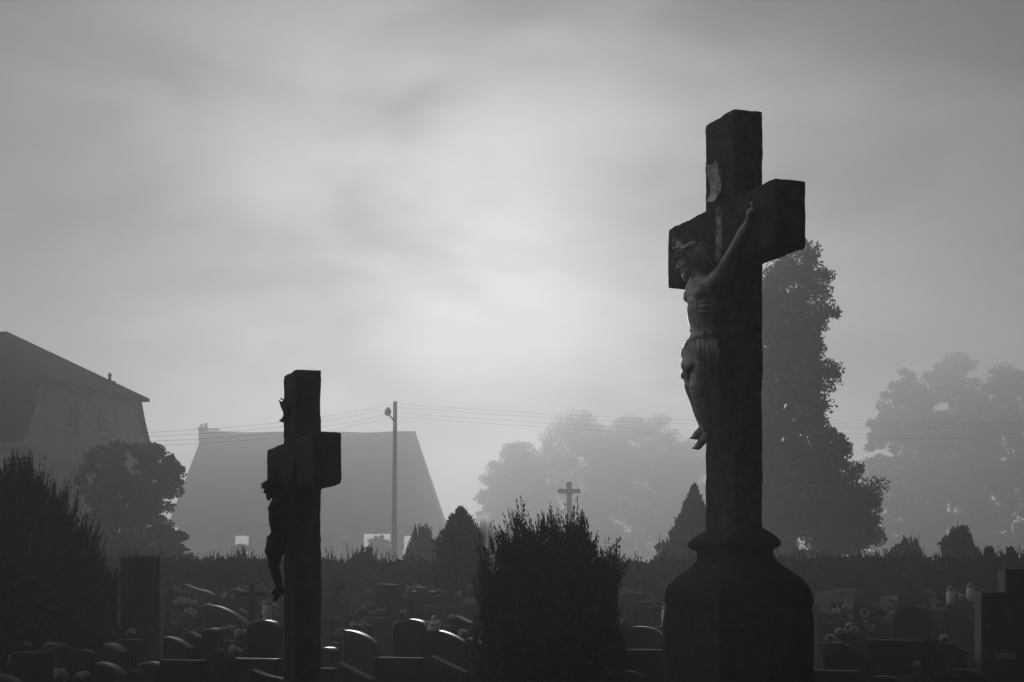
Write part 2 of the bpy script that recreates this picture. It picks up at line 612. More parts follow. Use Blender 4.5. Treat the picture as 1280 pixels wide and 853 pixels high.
def make_corpus():
    """The carved figure, local x along the beam, -y out of the cross, z from the eye line; one continuous skin."""
    J = {}
    V, E, R = [], [], []

    def j(n, x, o, z, r, par=None):
        J[n] = len(V)
        V.append((x, -o, z))
        R.append(r)
        if par: E.append((J[par], J[n]))
    j('pelvis', 0.0, .085, 1.06, .076)
    j('belly', 0.005, .075, 1.15, .064, 'pelvis')
    j('ribs', 0.0, .080, 1.25, .076, 'belly')
    j('chest', 0.0, .080, 1.32, .074, 'ribs')
    j('neck', -.012, .088, 1.395, .036, 'chest')
    j('head', -.036, .108, 1.455, .040, 'neck')
    for s, n in ((1, 'l'), (-1, 'r')):
        j('sh' + n, s * .100, .066, 1.362, .040, 'chest')
        j('up' + n, s * .155, .050, 1.42, .032, 'sh' + n)
        j('el' + n, s * .215, .034, 1.488, .026, 'up' + n)
        j('fo' + n, s * .265, .024, 1.54, .026, 'el' + n)
        j('wr' + n, s * .325, .018, 1.595, .016, 'fo' + n)
        j('pa' + n, s * .355, .026, 1.622, .020, 'wr' + n)
        j('hip' + n, s * .044, .088, 1.02, .058, 'pelvis')
    j('thl', .042, .108, .96, .052, 'hipl')
    j('knl', .036, .124, .897, .041, 'thl')
    j('cal', .030, .098, .80, .036, 'knl')
    j('anl', .018, .062, .685, .023, 'cal')
    j('tol', .006, .108, .628, .018, 'anl')
    j('thr', -.038, .106, .965, .052, 'hipr')
    j('knr', -.026, .118, .907, .041, 'thr')
    j('car', -.024, .088, .815, .035, 'knr')
    j('anr', -.016, .066, .715, .023, 'car')
    j('tor', -.012, .112, .676, .018, 'anr')
    mb = MB()
    for (a, b) in E:
        pa, pb = Vector(V[a]), Vector(V[b])
        n = max(2, int((pb - pa).length / (0.5 * min(R[a], R[b]))))
        for i in range(n + 1):
            t = i / n
            t2 = t * t * (3 - 2 * t)
            mb.ball(pa.lerp(pb, t), R[a] + (R[b] - R[a]) * t2, 14, 10)
    mb.ball((0, -.078, 1.33), (.105, .068, .070))
    mb.ball((0, -.076, 1.25), (.088, .062, .070))
    mb.ball((0, -.084, 1.055), (.086, .066, .065))
    # head turned to its right and bowed
    hr = Matrix.Rotation(math.radians(-22), 3, 'Z') @ Matrix.Rotation(math.radians(24), 3, 'X') @ Matrix.Rotation(math.radians(-14), 3, 'Y')
    hc = Vector((-.045, -.118, 1.487))

    def hp(x, y, z): return hc + hr @ Vector((x, y, z))
    mb.ball(hc, (.050, .060, .066), rot=hr)
    mb.ball(hp(0, -.030, -.036), (.034, .032, .036), rot=hr)          # jaw
    mb.ball(hp(0, -.058, -.066), (.020, .016, .024), rot=hr)          # beard
    mb.ball(hp(0, -.036, .018), (.042, .026, .016), rot=hr)           # brow
    mb.tube([hp(0, -.058, .012), hp(0, -.072, -.014), hp(0, -.058, -.02)], [.007, .010, .008], 8)   # nose
    mb.ball(hp(0, -.060, -.038), (.017, .010, .006), rot=hr)          # lips
    for s in (-1, 1):
        mb.ball(hp(s * .020, -.050, .002), (.010, .008, .006), 10, 6, rot=hr)   # eyelids
        mb.ball(hp(s * .026, -.044, -.018), (.014, .014, .014), 10, 6, rot=hr)  # cheekbones
        mb.ball((s * .044, -.122, 1.322), (.052, .030, .036))         # pectorals
        for k in range(3):
            mb.ball((s * .022, -.124 + .003 * k, 1.240 - .040 * k), (.021, .018, .020), 10, 6)   # abdomen
        for k in range(3):
            mb.ball((s * (.058 - .003 * k), -.102, 1.276 - .024 * k), (.032, .028, .011), 10, 6)  # ribs
        mb.ball((s * .108, -.072, 1.368), (.044, .040, .042))         # deltoids
        # fingers, curled round the nail
        bx, bz = s * .362, 1.628
        for k in range(4):
            a = -.55 + .34 * k
            ln = (.030, .036, .034, .027)[k]
            d1 = Vector((s * math.cos(.75 + a * .6), 0, math.sin(.75 + a * .6)))
            p0 = Vector((bx, -.026, bz))
            p1 = p0 + d1 * ln * .9
            p2 = p1 + d1 * ln * .35 + Vector((0, -.018, 0))
            mb.tube([p0, p1, p2], [.0072, .0066, .005], 6)
        mb.tube([Vector((s * .345, -.026, 1.612)), Vector((s * .372, -.044, 1.606)), Vector((s * .384, -.052, 1.612))], [.008, .007, .005], 6)
    for tx, to, tz in ((.006, .108, .628), (-.012, .112, .676)):
        for k in range(5):
            x = tx + (k - 2) * .009
            mb.ball((x, -to - .012, tz - .008), (.006, .012, .007), 8, 5)
    mb.tube([(.018, -.062, .70), (.018, -.048, .67)], [.024, .018], 8)
    o = mb.build('raw', None)
    md = o.modifiers.new('r', 'REMESH')
    md.mode = 'VOXEL'
    md.voxel_size = 0.0038
    sm = o.modifiers.new('m', 'SMOOTH')
    sm.factor, sm.iterations = 0.5, 2
    fig = evaluated(o, 'corpus')
    fig.polygons.foreach_set('use_smooth', [True] * len(fig.polygons))
    bpy.data.objects.remove(o)
    # loincloth
    lb = MB()
    n, rows = 64, 14
    vs, fs = [], []
    for i in range(rows + 1):
        t = i / rows
        for k in range(n):
            a = 2 * PI * k / n
            hem = .985 + .045 * math.sin(a * 1 + .6) + .012 * math.sin(5 * a)
            top = 1.122 + .016 * math.sin(a + 2) + .012 * math.cos(a * 2)
            z = top + (hem - top) * t
            fold = .0075 * math.sin(7 * a + 46 * (z - 1) + 2.2 * math.sin(2 * a)) + .005 * math.sin(70 * z + 5 * math.sin(a)) + .010 * (t < .22) * math.sin(t / .22 * PI)
            rx = .088 + .004 * math.sin(t * PI) + fold
            ry = .064 + .008 * math.sin(t * PI) + .006 * t + fold
            if i == 0: rx, ry = rx - .010, ry - .010
            vs.append((rx * math.cos(a), -.092 + ry * math.sin(a) - .012 * t, z))
    for i in range(rows):
        for k in range(n):
            q = (k + 1) % n
            fs.append((i * n + k, i * n + q, i * n + n + q, i * n + n + k))
    fs.append(tuple(range(n)))
    fs.append(tuple(rows * n + k for k in reversed(range(n))))
    lb.add(vs, fs)
    # knotted end hanging on the near hip
    for q in range(5):
        x0 = .088 + .010 * q
        lb.tube([(x0 - .02, -.135 + .015 * q, 1.10), (x0, -.14 + .016 * q, 1.06), (x0 - .004, -.132 + .016 * q, 1.005 - .012 * (q % 3))], [.012, .013, .006], 7)
    cloth = lb.mesh('loincloth', True)
    # hair
    hb = MB()
    hb.ball(hp(0, .014, .016), (.058, .060, .064), 20, 14, rot=hr, rough=.12)
    for k in range(14):
        a = -.25 + (k / 13) * (PI + .5)
        x, y = .054 * math.cos(a), .012 + .052 * math.sin(a)
        pts = [hp(x, y, .02), hp(x * 1.12, y * 1.1, -.03), hp(x * 1.05 + .004 * math.sin(k * 3), y * 1.05 + .006, -.060 - .012 * (k % 3))]
        hb.tube(pts, [.014, .013, .005], 7)
    hair = hb.mesh('hair', True)
    # crown of thorns
    cb = MB()
    for s in range(3):
        pts = []
        for k in range(25):
            a = 2 * PI * k / 24
            pts.append(hp(.060 * math.cos(a), .004 + .066 * math.sin(a), .034 + .008 * math.sin(5 * a + s * 2.1)))
        cb.tube(pts, .0068, 6, False)
    rs = random.Random(4)
    for k in range(30):
        a = 2 * PI * k / 30 + rs.uniform(-.1, .1)
        d = Vector((math.cos(a), math.sin(a), rs.uniform(-.5, .9))).normalized()
        p = Vector((.064 * math.cos(a), .004 + .070 * math.sin(a), .034))
        ln = rs.uniform(.014, .030)
        cb.tube([hp(*p), hp(*(p + d * ln))], [.0058, .0012], 5)
    crown = cb.mesh('crown', False)
    return fig, cloth, hair, crown


FIG, CLOTH, HAIR, THORNS = make_corpus()


def scroll_mesh(zc, h, wd, yf):
    mb = MB()
    n = 14
    for t0, sgn in ((0, 1),):
        prof = []
        for i in range(n + 1):
            t = i / n
            z = zc + h * (0.5 - t)
            o = .012 + .008 * math.sin(t * PI * 2 + .5) + .014 * max(0, 1 - t * 6) ** 1.5 + .010 * max(0, t * 5 - 4) ** 1.5
            prof.append((o, z))
        m = 8
        vs, fs = [], []
        for layer in (0, 1):
            for o, z in prof:
                for k in range(m + 1):
                    x = wd * (k / m - .5)
                    vs.append((x, yf - o - .006 * layer - .010 * (2 * k / m - 1) ** 2 - .012 * (k == m) * (z > zc + h * .4), z + .012 * (2 * k / m - 1) ** 2))
        st = (n + 1) * (m + 1)
        for layer in (0, 1):
            for i in range(n):
                for k in range(m):
                    a = layer * st + i * (m + 1) + k
                    fs.append((a, a + 1, a + m + 2, a + m + 1))
        rim = [k for k in range(m + 1)] + [i * (m + 1) + m for i in range(1, n + 1)] + [n * (m + 1) + k for k in range(m - 1, -1, -1)] + [i * (m + 1) for i in range(n - 1, 0, -1)]
        for i in range(len(rim)):
            a, b = rim[i], rim[(i + 1) % len(rim)]
            fs.append((a, b, b + st, a + st))
        mb.add(vs, fs)
    mb.tube([(-wd * .05, yf + .01, zc + h * .3), (-wd * .05, yf - .03, zc + h * .3)], .008, 8)
    mb.box((-wd * .3, yf - .012, zc - h * .3), (wd * .3, yf + .012, zc + h * .3))
    return mb.mesh('title_scroll', True)


def loft(levels, hw, hd, n_c=5):
    """Rounded-rectangle loft: levels (z, offset, corner radius, shift x)."""
    mb = MB()
    vs, fs = [], []
    per = None
    for z, d, r, sx in levels:
        a, b = hw + d, hd + d
        r = min(r, a * .95, b * .95)
        ring = []
        for q, (cx, cy) in enumerate(((a - r, b - r), (-(a - r), b - r), (-(a - r), -(b - r)), (a - r, -(b - r)))):
            for k in range(n_c + 1):
                w_ = PI / 2 * (q + k / n_c)
                ring.append((cx + r * math.cos(w_) + sx, cy + r * math.sin(w_), z))
        # densify long sides
        dens = []
        for i in range(len(ring)):
            p, q_ = Vector(ring[i]), Vector(ring[(i + 1) % len(ring)])
            dens.append(p)
            if (i + 1) % (n_c + 1) == 0:
                for k in range(1, 5):
                    dens.append(p.lerp(q_, k / 5))
        dens = [p + noise.noise_vector(p * 8) * .004 for p in dens]
        per = len(dens)
        vs += dens
    for i in range(len(levels) - 1):
        for k in range(per):
            j = (k + 1) % per
            fs.append((i * per + k, i * per + j, i * per + per + j, i * per + per + k))
    fs.append(tuple(reversed(range(per))))
    fs.append(tuple((len(levels) - 1) * per + k for k in range(per)))
    return mb.add(vs, fs)


def smooth_levels(ctrl, n=5):
    """Catmull-Rom through (z, d, r, shift) control levels."""
    out = []
    c = [Vector(p) for p in ctrl]
    for i in range(len(c) - 1):
        p0, p1, p2, p3 = c[max(i - 1, 0)], c[i], c[i + 1], c[min(i + 2, len(c) - 1)]
        for k in range(n):
            t = k / n
            out.append(tuple(0.5 * (2 * p1[a] + (p2[a] - p0[a]) * t + (2 * p0[a] - 5 * p1[a] + 4 * p2[a] - p3[a]) * t * t + (3 * p1[a] - p0[a] - 3 * p2[a] + p3[a]) * t ** 3) for a in range(4)))
    out.append(tuple(c[-1]))
    return out


def crucifix(X0, D, wd, th, s0, s1, zt, zbt, zbb, zbase, fig_scale, fig_z, label, pedestal, scr, stain):
    """X0, D: the near corner of the shaft; z values from the eye line."""
    u = Vector((-math.cos(PSI), math.sin(PSI), 0))
    v = Vector((math.sin(PSI), math.cos(PSI), 0))
    c = Vector((X0, D, 0)) + u * wd / 2 + v * th / 2
    root = empty('stone_crucifix', c, CROSS_ROT, label, 'crucifix')
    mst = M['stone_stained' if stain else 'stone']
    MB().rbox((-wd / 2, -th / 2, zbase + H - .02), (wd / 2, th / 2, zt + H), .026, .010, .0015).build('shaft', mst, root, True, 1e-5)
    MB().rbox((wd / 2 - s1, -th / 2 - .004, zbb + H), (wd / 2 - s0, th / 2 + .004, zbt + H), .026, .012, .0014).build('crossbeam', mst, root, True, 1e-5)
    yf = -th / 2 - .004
    mf = M['statue' if stain else 'stone']  # smaller figure takes the dark stone: its shade is put into the colour
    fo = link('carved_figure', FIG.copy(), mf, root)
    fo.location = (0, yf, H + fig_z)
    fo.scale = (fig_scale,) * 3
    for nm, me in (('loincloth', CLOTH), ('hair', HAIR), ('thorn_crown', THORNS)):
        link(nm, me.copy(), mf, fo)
    sz, sh, sw = scr
    link('title_scroll', scroll_mesh(sz + H, sh, sw, -th / 2), M['scroll'] if stain else M['stone'], root)
    lv = smooth_levels(pedestal)
    loft([(z + H, d, r, sx) for z, d, r, sx in reversed(lv)], wd / 2, th / 2).build('pedestal', M['stone'], root, True)
    return root


# tall one on the right, on a bell-shaped baroque foot
PED1 = [(.250, .004, .012, 0), (.226, .034, .014, 0), (.205, .056, .018, 0), (.180, .066, .02, -.005), (.166, .056, .02, -.004), (.156, .040, .02, -.002),
        (.135, .038, .025, .006), (.105, .050, .035, .018), (.065, .088, .05, .032), (.025, .128, .055, .036), (-.02, .155, .05, .033), (-.07, .164, .045, .030), (-.11, .158, .04, .028)]
r1 = crucifix(1.001, 7.2, .291, .145, -.379, .692, 2.142, 1.740, 1.445, .20, 1.0, 0.0,
              'tall weathered stone crucifix on a bell-shaped foot, white stain on its front', PED1, (1.835, .17, .105), True)
MB().rbox((-.30, -.225, H - .62), (.345, .225, H - .106), .05, .02, .003).build('plinth', M['stone'], r1, True, 1e-5)
MB().rbox((-.40, -.32, .0), (.445, .32, H - .60), .05, .03, .005).build('plinth_step', M['stone'], r1, True, 1e-5)

PED2 = [(-.47, .004, .012, 0), (-.50, .03, .015, 0), (-.53, .05, .02, 0), (-.56, .03, .02, 0), (-.62, .06, .03, 0), (-.72, .12, .04, 0), (-.80, .13, .04, 0)]
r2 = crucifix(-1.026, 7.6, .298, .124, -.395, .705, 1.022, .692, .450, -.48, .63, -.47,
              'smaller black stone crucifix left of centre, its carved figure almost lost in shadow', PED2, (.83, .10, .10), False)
MB().rbox((-.33, -.27, .0), (.33, .27, H - .79), .05, .02, .004).build('plinth', M['stone'], r2, True, 1e-5)

# ------------------------------------------------------------------ evergreens near the camera
def dome_bush(name, px, d, hw, ztop_, label, nsp, spl, profile, lean_out, m, leafn, wid, ls, seed, yaw_sq=0.85):
    """Evergreen bush of upright sprays. profile(t in 0..1 of height) -> radius factor."""
    base = at(px, HY, d)
    base.z = 0
    root = empty(name, base, 0, label, 'bush')
    tb = MB()
    for k in range(5):
        a = k * 1.257
        tb.tube([(0.04 * math.cos(a), .04 * math.sin(a), -.02), (.4 * hw * math.cos(a), .4 * hw * math.sin(a), ztop_ * .45), (.5 * hw * math.cos(a + .2), .5 * hw * math.sin(a + .2), ztop_ * .8)], [.035, .022, .008], 6)
    tb.build('stem', M['bark'], root, True)
    nl = nsp // 10
    t = RNG.random(nl) ** 0.6
    a = RNG.random(nl) * 2 * PI
    prof = np.array([profile(x) for x in t])
    depth = 0.76 + 0.24 * RNG.random(nl) ** 0.4
    lobes = 1 + 0.05 * np.sin(3 * a + 1 + 3 * t) + 0.04 * np.sin(7 * a + 5 * t)
    rr = hw * prof * depth * lobes
    PL = np.stack([rr * np.cos(a), rr * np.sin(a) * yaw_sq, t * (ztop_ - spl * .75) + RNG.normal(size=nl) * .022], 1)
    outw = np.stack([np.cos(a), np.sin(a), 0 * a], 1)
    AL = outw * (lean_out * (0.25 + 0.75 * prof[:, None])) + np.array([0, 0, 1.0]) + RNG.normal(size=PL.shape) * 0.12
    LL = spl * (0.35 + 1.05 * RNG.random(nl) ** 1.3)
    idx = np.repeat(np.arange(nl), 10)
    u_ = RNG.random(len(idx))
    P = PL[idx] + unit(AL)[idx] * (LL[idx] * .45 * u_)[:, None] + RNG.normal(size=(len(idx), 3)) * np.array([.016, .016, .01])
    A = AL[idx] + RNG.normal(size=P.shape) * (.22 * (1 - u_))[:, None] * np.array([1, 1, .3])
    L = LL[idx] * (0.30 + 0.45 * RNG.random(len(idx)))
    Q = plumes(P, A, L, leafn, wid, ls)
    # twiggy inside
    k = nsp * 9
    t2, a2 = RNG.random(k), RNG.random(k) * 2 * PI
    r2 = hw * np.array([profile(x) for x in t2]) * np.sqrt(RNG.random(k)) * 0.86
    C = np.stack([r2 * np.cos(a2), r2 * np.sin(a2) * yaw_sq, t2 * (ztop_ - spl * .8)], 1)
    Q2 = leaves(C, RNG.normal(size=C.shape) + np.array([0, 0, .8]), hw * .2, hw * .11)
    quads('foliage', np.concatenate([Q, Q2]), M[m], root)
    return root


def prof_globe(t):
    # flat-topped globe on a broad body
    if t < .80: return .95 + .05 * math.sin(t / .80 * PI)
    return max(0.03, 1 - ((t - .80) / .215) ** 1.7) ** .6 * .95


def prof_cone(t):
    return 1.0 if t < .66 else max(.03, 1 - (t - .66) / .345) ** .72


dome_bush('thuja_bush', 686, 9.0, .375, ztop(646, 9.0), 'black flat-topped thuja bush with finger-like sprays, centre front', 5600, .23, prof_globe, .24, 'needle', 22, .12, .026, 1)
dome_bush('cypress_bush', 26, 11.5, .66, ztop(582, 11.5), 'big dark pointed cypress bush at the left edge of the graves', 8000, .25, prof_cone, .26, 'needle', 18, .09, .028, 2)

# ------------------------------------------------------------------ hedges and mid shrubs
def hedge(name, pxa, pxb, d, ytops, label, n, depth=0.6):
    xa, xb = (pxa - 640) / F * d, (pxb - 640) / F * d
    root = empty(name, ((xa + xb) / 2, d, 0), 0, label, 'hedge')
    x = xa + (xb - xa) * RNG.random(n)
    px = 640 + x / d * F
    top = np.array([ztop(np.interp(p, *zip(*ytops)), d) for p in px])
    # single plants of the row peak by themselves
    sp = .38
    ph = (x / sp) % 1.0
    cone = 1 - np.abs(ph - .5) * 2
    jit = np.array([noise.noise(Vector((round(v / sp - .5) * 3.1, d, 0))) for v in x])
    hh = top - .07 + .09 * cone ** 1.3 + .08 * jit
    t = RNG.random(n) ** .7
    y = (RNG.random(n) - .5) * depth * (1.1 - .6 * t)
    P = np.stack([x - (xa + xb) / 2, y, t * hh - .1], 1)
    A = np.stack([RNG.normal(size=n) * .22, y * .5, np.ones(n)], 1)
    k = n
    xi = xa + (xb - xa) * RNG.random(k)
    ti = np.array([ztop(np.interp(640 + v / d * F, *zip(*ytops)), d) for v in xi]) - .13
    C = np.stack([xi - (xa + xb) / 2, (RNG.random(k) - .5) * depth * .7, RNG.random(k) * ti], 1)
    quads('foliage', np.concatenate([plumes(P, A, .10 + .10 * RNG.random(n), 8, .18, .052), leaves(C, RNG.normal(size=C.shape) * np.array([1, .3, 1]), .20, .16)]), M['hedge'], root)
    tb = MB()
    k = int((xb - xa) / sp)
    for i in range(k):
        xx = xa + (i + .5) * sp - (xa + xb) / 2
        tb.tube([(xx, 0, -.1), (xx + .02, 0, 1.2)], [.03, .015], 5)
    tb.build('stems', M['bark'], root)
    return root


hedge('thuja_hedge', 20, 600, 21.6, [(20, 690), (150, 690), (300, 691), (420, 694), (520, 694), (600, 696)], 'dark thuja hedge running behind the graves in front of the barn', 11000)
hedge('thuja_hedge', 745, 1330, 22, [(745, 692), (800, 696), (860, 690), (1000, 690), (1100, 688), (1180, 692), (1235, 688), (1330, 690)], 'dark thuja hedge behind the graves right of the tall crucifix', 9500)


def conifer(name, px, d, ytop_, hwpx, label, n, cat='conifer', prof=None, group=None, ls=.11):
    b = at(px, HY, d)
    b.z = 0
    h = ztop(ytop_, d)
    hw = hwpx * d / F
    root = empty(name, b, 0, label, cat, group)
    MB().tube([(0, 0, -.1), (0, 0, h * .5), (0, 0, h * .97)], [.07 * h / 3, .045 * h / 3, .006], 7).build('trunk', M['bark'], root)
    t = RNG.random(n) ** .8
    a = RNG.random(n) * 2 * PI
    pf = np.array([(prof or (lambda q: (1 - q) ** .6))(q) for q in t])
    rr = hw * pf * (.45 + .55 * RNG.random(n) ** .5) * (1 + .14 * np.sin(4 * a + 9 * t))
    P = np.stack([rr * np.cos(a), rr * np.sin(a), t * h * .96], 1)
    A = np.stack([np.cos(a) * .55 * pf, np.sin(a) * .55 * pf, np.ones(n)], 1) + RNG.normal(size=P.shape) * .15
    quads('foliage', plumes(P, A, (.10 + .10 * RNG.random(n)) * h / 2.2 * (.5 + .5 * pf), 9, .15, ls), M['hedge'], root)
    return root


def EGG(q): return 1.0 if q < .80 else max(.02, 1 - (q - .80) / .2) ** .8


conifer('egg_conifer', 576, 21.2, 634, 22, 'dense egg-shaped conifer with a pointed tip left of the thuja bush', 2600, prof=EGG)
conifer('spruce_tree', 868, 31, 606, 96, 'spiky dark conifer showing just left of the tall crucifix', 5200, ls=.13, prof=lambda q: max(.01, min(1 - q, .55)))
conifer('yew_cone', 1236, 22.3, 684, 12, 'small pointed thuja peaking over the right hedge, next to the stepped tomb', 900, prof=EGG)
conifer('yew_cone', 1263, 22.3, 685, 13, 'second small pointed thuja above the right hedge, over the stepped tomb', 900, prof=EGG)


def shrub(name, px, d, ytop_, hwpx, label, k=90, per=60, lsize=.10, cat='shrub', group=None, spiky=0, m='leaf'):
    b = at(px, HY, d)
    b.z = 0
    h = ztop(ytop_, d)
    hw = hwpx * d / F
    rs = random.Random(px)
    blobs = [(0, 0, h * .52, hw, hw * .8, h * .44)] + [(rs.uniform(-.6, .6) * hw, rs.uniform(-.4, .4) * hw, h * rs.uniform(.62, .82), hw * .45, hw * .45, h * .15) for _ in range(5)]
    root = empty(name, b, 0, label, cat, group)
    tb = MB()
    for i in range(6 + spiky):
        a = rs.uniform(0, 2 * PI)
        e = hw * rs.uniform(.2, .7)
        tb.tube([(.03 * math.cos(a), .03 * math.sin(a), -.1), (e * .6 * math.cos(a), e * .6 * math.sin(a), h * .5), (e * math.cos(a), e * math.sin(a), h * rs.uniform(.85, 1.03))], [.03, .02, .006], 5)
    tb.build('stem', M['bark'], root)
    cl = blob_clumps(blobs, k)
    Q = crown_from_clumps(cl, per, hw * .26 * (.6 + .8 * RNG.random(len(cl))), lsize)
    if spiky:
        n = 420
        a, t = RNG.random(n) * 2 * PI, RNG.random(n)
        P = np.stack([hw * .7 * np.cos(a) * (1 - t * .6), hw * .7 * np.sin(a) * (1 - t * .6), h * (.35 + .5 * t)], 1)
        Q = np.concatenate([Q, plumes(P, np.stack([np.cos(a) * .8 * (1 - t), np.sin(a) * .8 * (1 - t), np.ones(n)], 1), np.full(n, h * .16), 8, .12, lsize)])
    quads('foliage', Q, M[m], root)
    return root


shrub('leafy_shrub', 527, 32, 656, 28, 'loose rounded shrub in front of the barn, right of the utility pole', spiky=4)
shrub('leafy_shrub', 607, 70, 652, 22, 'pale misty shrub with bare twigs right of the egg-shaped conifer', spiky=6, lsize=.16)
shrub('leafy_shrub', 645, 90, 648, 24, 'faint twiggy shrub fading into fog behind the thuja bush', spiky=8, lsize=.2)
shrub('leafy_shrub', 758, 24, 684, 18, 'dark shrub at the right shoulder of the thuja bush')
shrub('leafy_shrub', 832, 33, 668, 24, 'rounded leafy shrub left of the dark spruce', lsize=.12)
shrub('leafy_shrub', 1137, 36, 672, 26, 'rounded shrub above the right hedge, nearer the tall tree', spiky=3, lsize=.13)
shrub('leafy_shrub', 1200, 37, 657, 30, 'larger feathery shrub with pointed top above the right hedge', spiky=10, lsize=.13, k=110)
shrub('leafy_shrub', 125, 29, 655, 60, 'low dark bushes under the round tree beside the mansard house', k=130, lsize=.12)
shrub('leafy_shrub', 205, 31, 650, 40, 'bush at the right foot of the round tree', k=90, lsize=.12)
shrub('leafy_shrub', 474, 118, 664, 17, 'misty bush in front of the barn, left of the utility pole', k=120, lsize=.22)
shrub('leafy_shrub', 300, 110, 676, 17, 'misty bush in front of the barn, left of the smaller crucifix', k=120, lsize=.22)
shrub('leafy_shrub', 455, 23.5, 683, 32, 'low arching bush at the foot of the utility pole', lsize=.10, spiky=5)

# ------------------------------------------------------------------ trees
d = 34.0
q = d / F
tree('round_tree', Vector(((168 - 640) * q, d, 0)), ztop(560, d), .16,
     [((130 - 168) * q, 0, ztop(590, d), 34 * q, 34 * q, 32 * q), ((190 - 168) * q, .3, ztop(583, d), 30 * q, 30 * q, 28 * q), ((158 - 168) * q, -.2, ztop(618, d), 40 * q, 36 * q, 30 * q),
      ((212 - 168) * q, .1, ztop(597, d), 17 * q, 17 * q, 20 * q), ((140 - 168) * q, 0, ztop(565, d), 18 * q, 18 * q, 12 * q), ((182 - 168) * q, 0, ztop(563, d), 16 * q, 16 * q, 10 * q),
      ((195 - 168) * q, 0, ztop(625, d), 30 * q, 28 * q, 26 * q), ((130 - 168) * q, 0, ztop(640, d), 30 * q, 28 * q, 26 * q), ((175 - 168) * q, 0, ztop(655, d), 38 * q, 30 * q, 24 * q)],
     'dark round-headed tree with clumped leaves between mansard house and barn', 'tree', 250, 230, .15, .062)

d = 46.0
q = d / F
ax = 968
bl = []
for py, rx, cx in ((338, 20, 1004), (362, 46, 982), (390, 62, 972), (430, 66, 970), (470, 70, 968), (510, 70, 968), (550, 74, 970), (590, 80, 975), (630, 86, 978), (670, 90, 980)):
    bl.append(((cx - ax) * q, 0, ztop(py, d), rx * q, rx * q, 34 * q))
for cx, py, rx, rz in ((1024, 352, 12, 12), (1026, 395, 14, 18), (1025, 470, 18, 22), (1045, 575, 26, 30), (1062, 620, 32, 36), (1068, 670, 34, 40), (1040, 640, 46, 50), (1006, 324, 9, 10)):
    bl.append(((cx - ax) * q, -.3, ztop(py, d), rx * q, rx * q, rz * q))
tree('tall_tree', Vector(((ax - 640) * q, d, 0)), ztop(330, d), .28, bl, 'tall ragged columnar tree standing in fog behind the tall crucifix', 'tree', 820, 190, .33, .095, limbs=16)

def far_tree(px, d, ytop_, hwpx, label, name='far_tree', k=420, per=150, ls=.40, low=.10, lobes=20):
    qq = d / F
    h = ztop(ytop_, d)
    hw = hwpx * qq
    rs = random.Random(px * 7 + int(d))
    bb = [(0, 0, h * .40, hw * .92, hw * .7, h * .36), (0, 0, h * .66, hw * .72, hw * .6, h * .26), (0, 0, h * .80, hw * .48, hw * .4, h * .17)]
    for i in range(lobes):
        zz = low + (.92 - low) * (i + rs.random()) / lobes
        e = hw * (.78 if zz < .58 else .78 - (zz - .58) * 1.55) * rs.uniform(.75, 1.05)
        a = rs.choice((0, PI)) + rs.uniform(-.9, .9)
        r_ = rs.uniform(.16, .30)
        bb.append((e * math.cos(a), e * math.sin(a) * .7, h * zz, hw * r_, hw * r_, h * rs.uniform(.05, .09)))
    bb.append((rs.uniform(-.1, .1) * hw, 0, h * .92, hw * .26, hw * .26, h * .08))
    return tree(name, Vector(((px - 640) * qq, d, 0)), h, h * .012, bb, label, 'tree', k, per, hw * .13, ls, limbs=14)


far_tree(1130, 192, 462, 62, 'pale foggy broad tree, left one of the far group at right, beyond the cables')
far_tree(1190, 200, 437, 76, 'tallest of the pale fogged trees at the far right, rounded crown')
far_tree(1262, 196, 455, 80, 'fogged tree at the right margin behind the cables')
far_tree(650, 265, 548, 58, 'ghostly low tree in fog right of the barn gable')
far_tree(722, 276, 513, 92, 'ghostly wide tree in thick fog above the small far crucifix')
far_tree(800, 272, 515, 92, 'ghostly tree in thick fog left of the carved feet')
far_tree(862, 276, 548, 70, 'ghostly low tree in fog partly behind the tall crucifix')

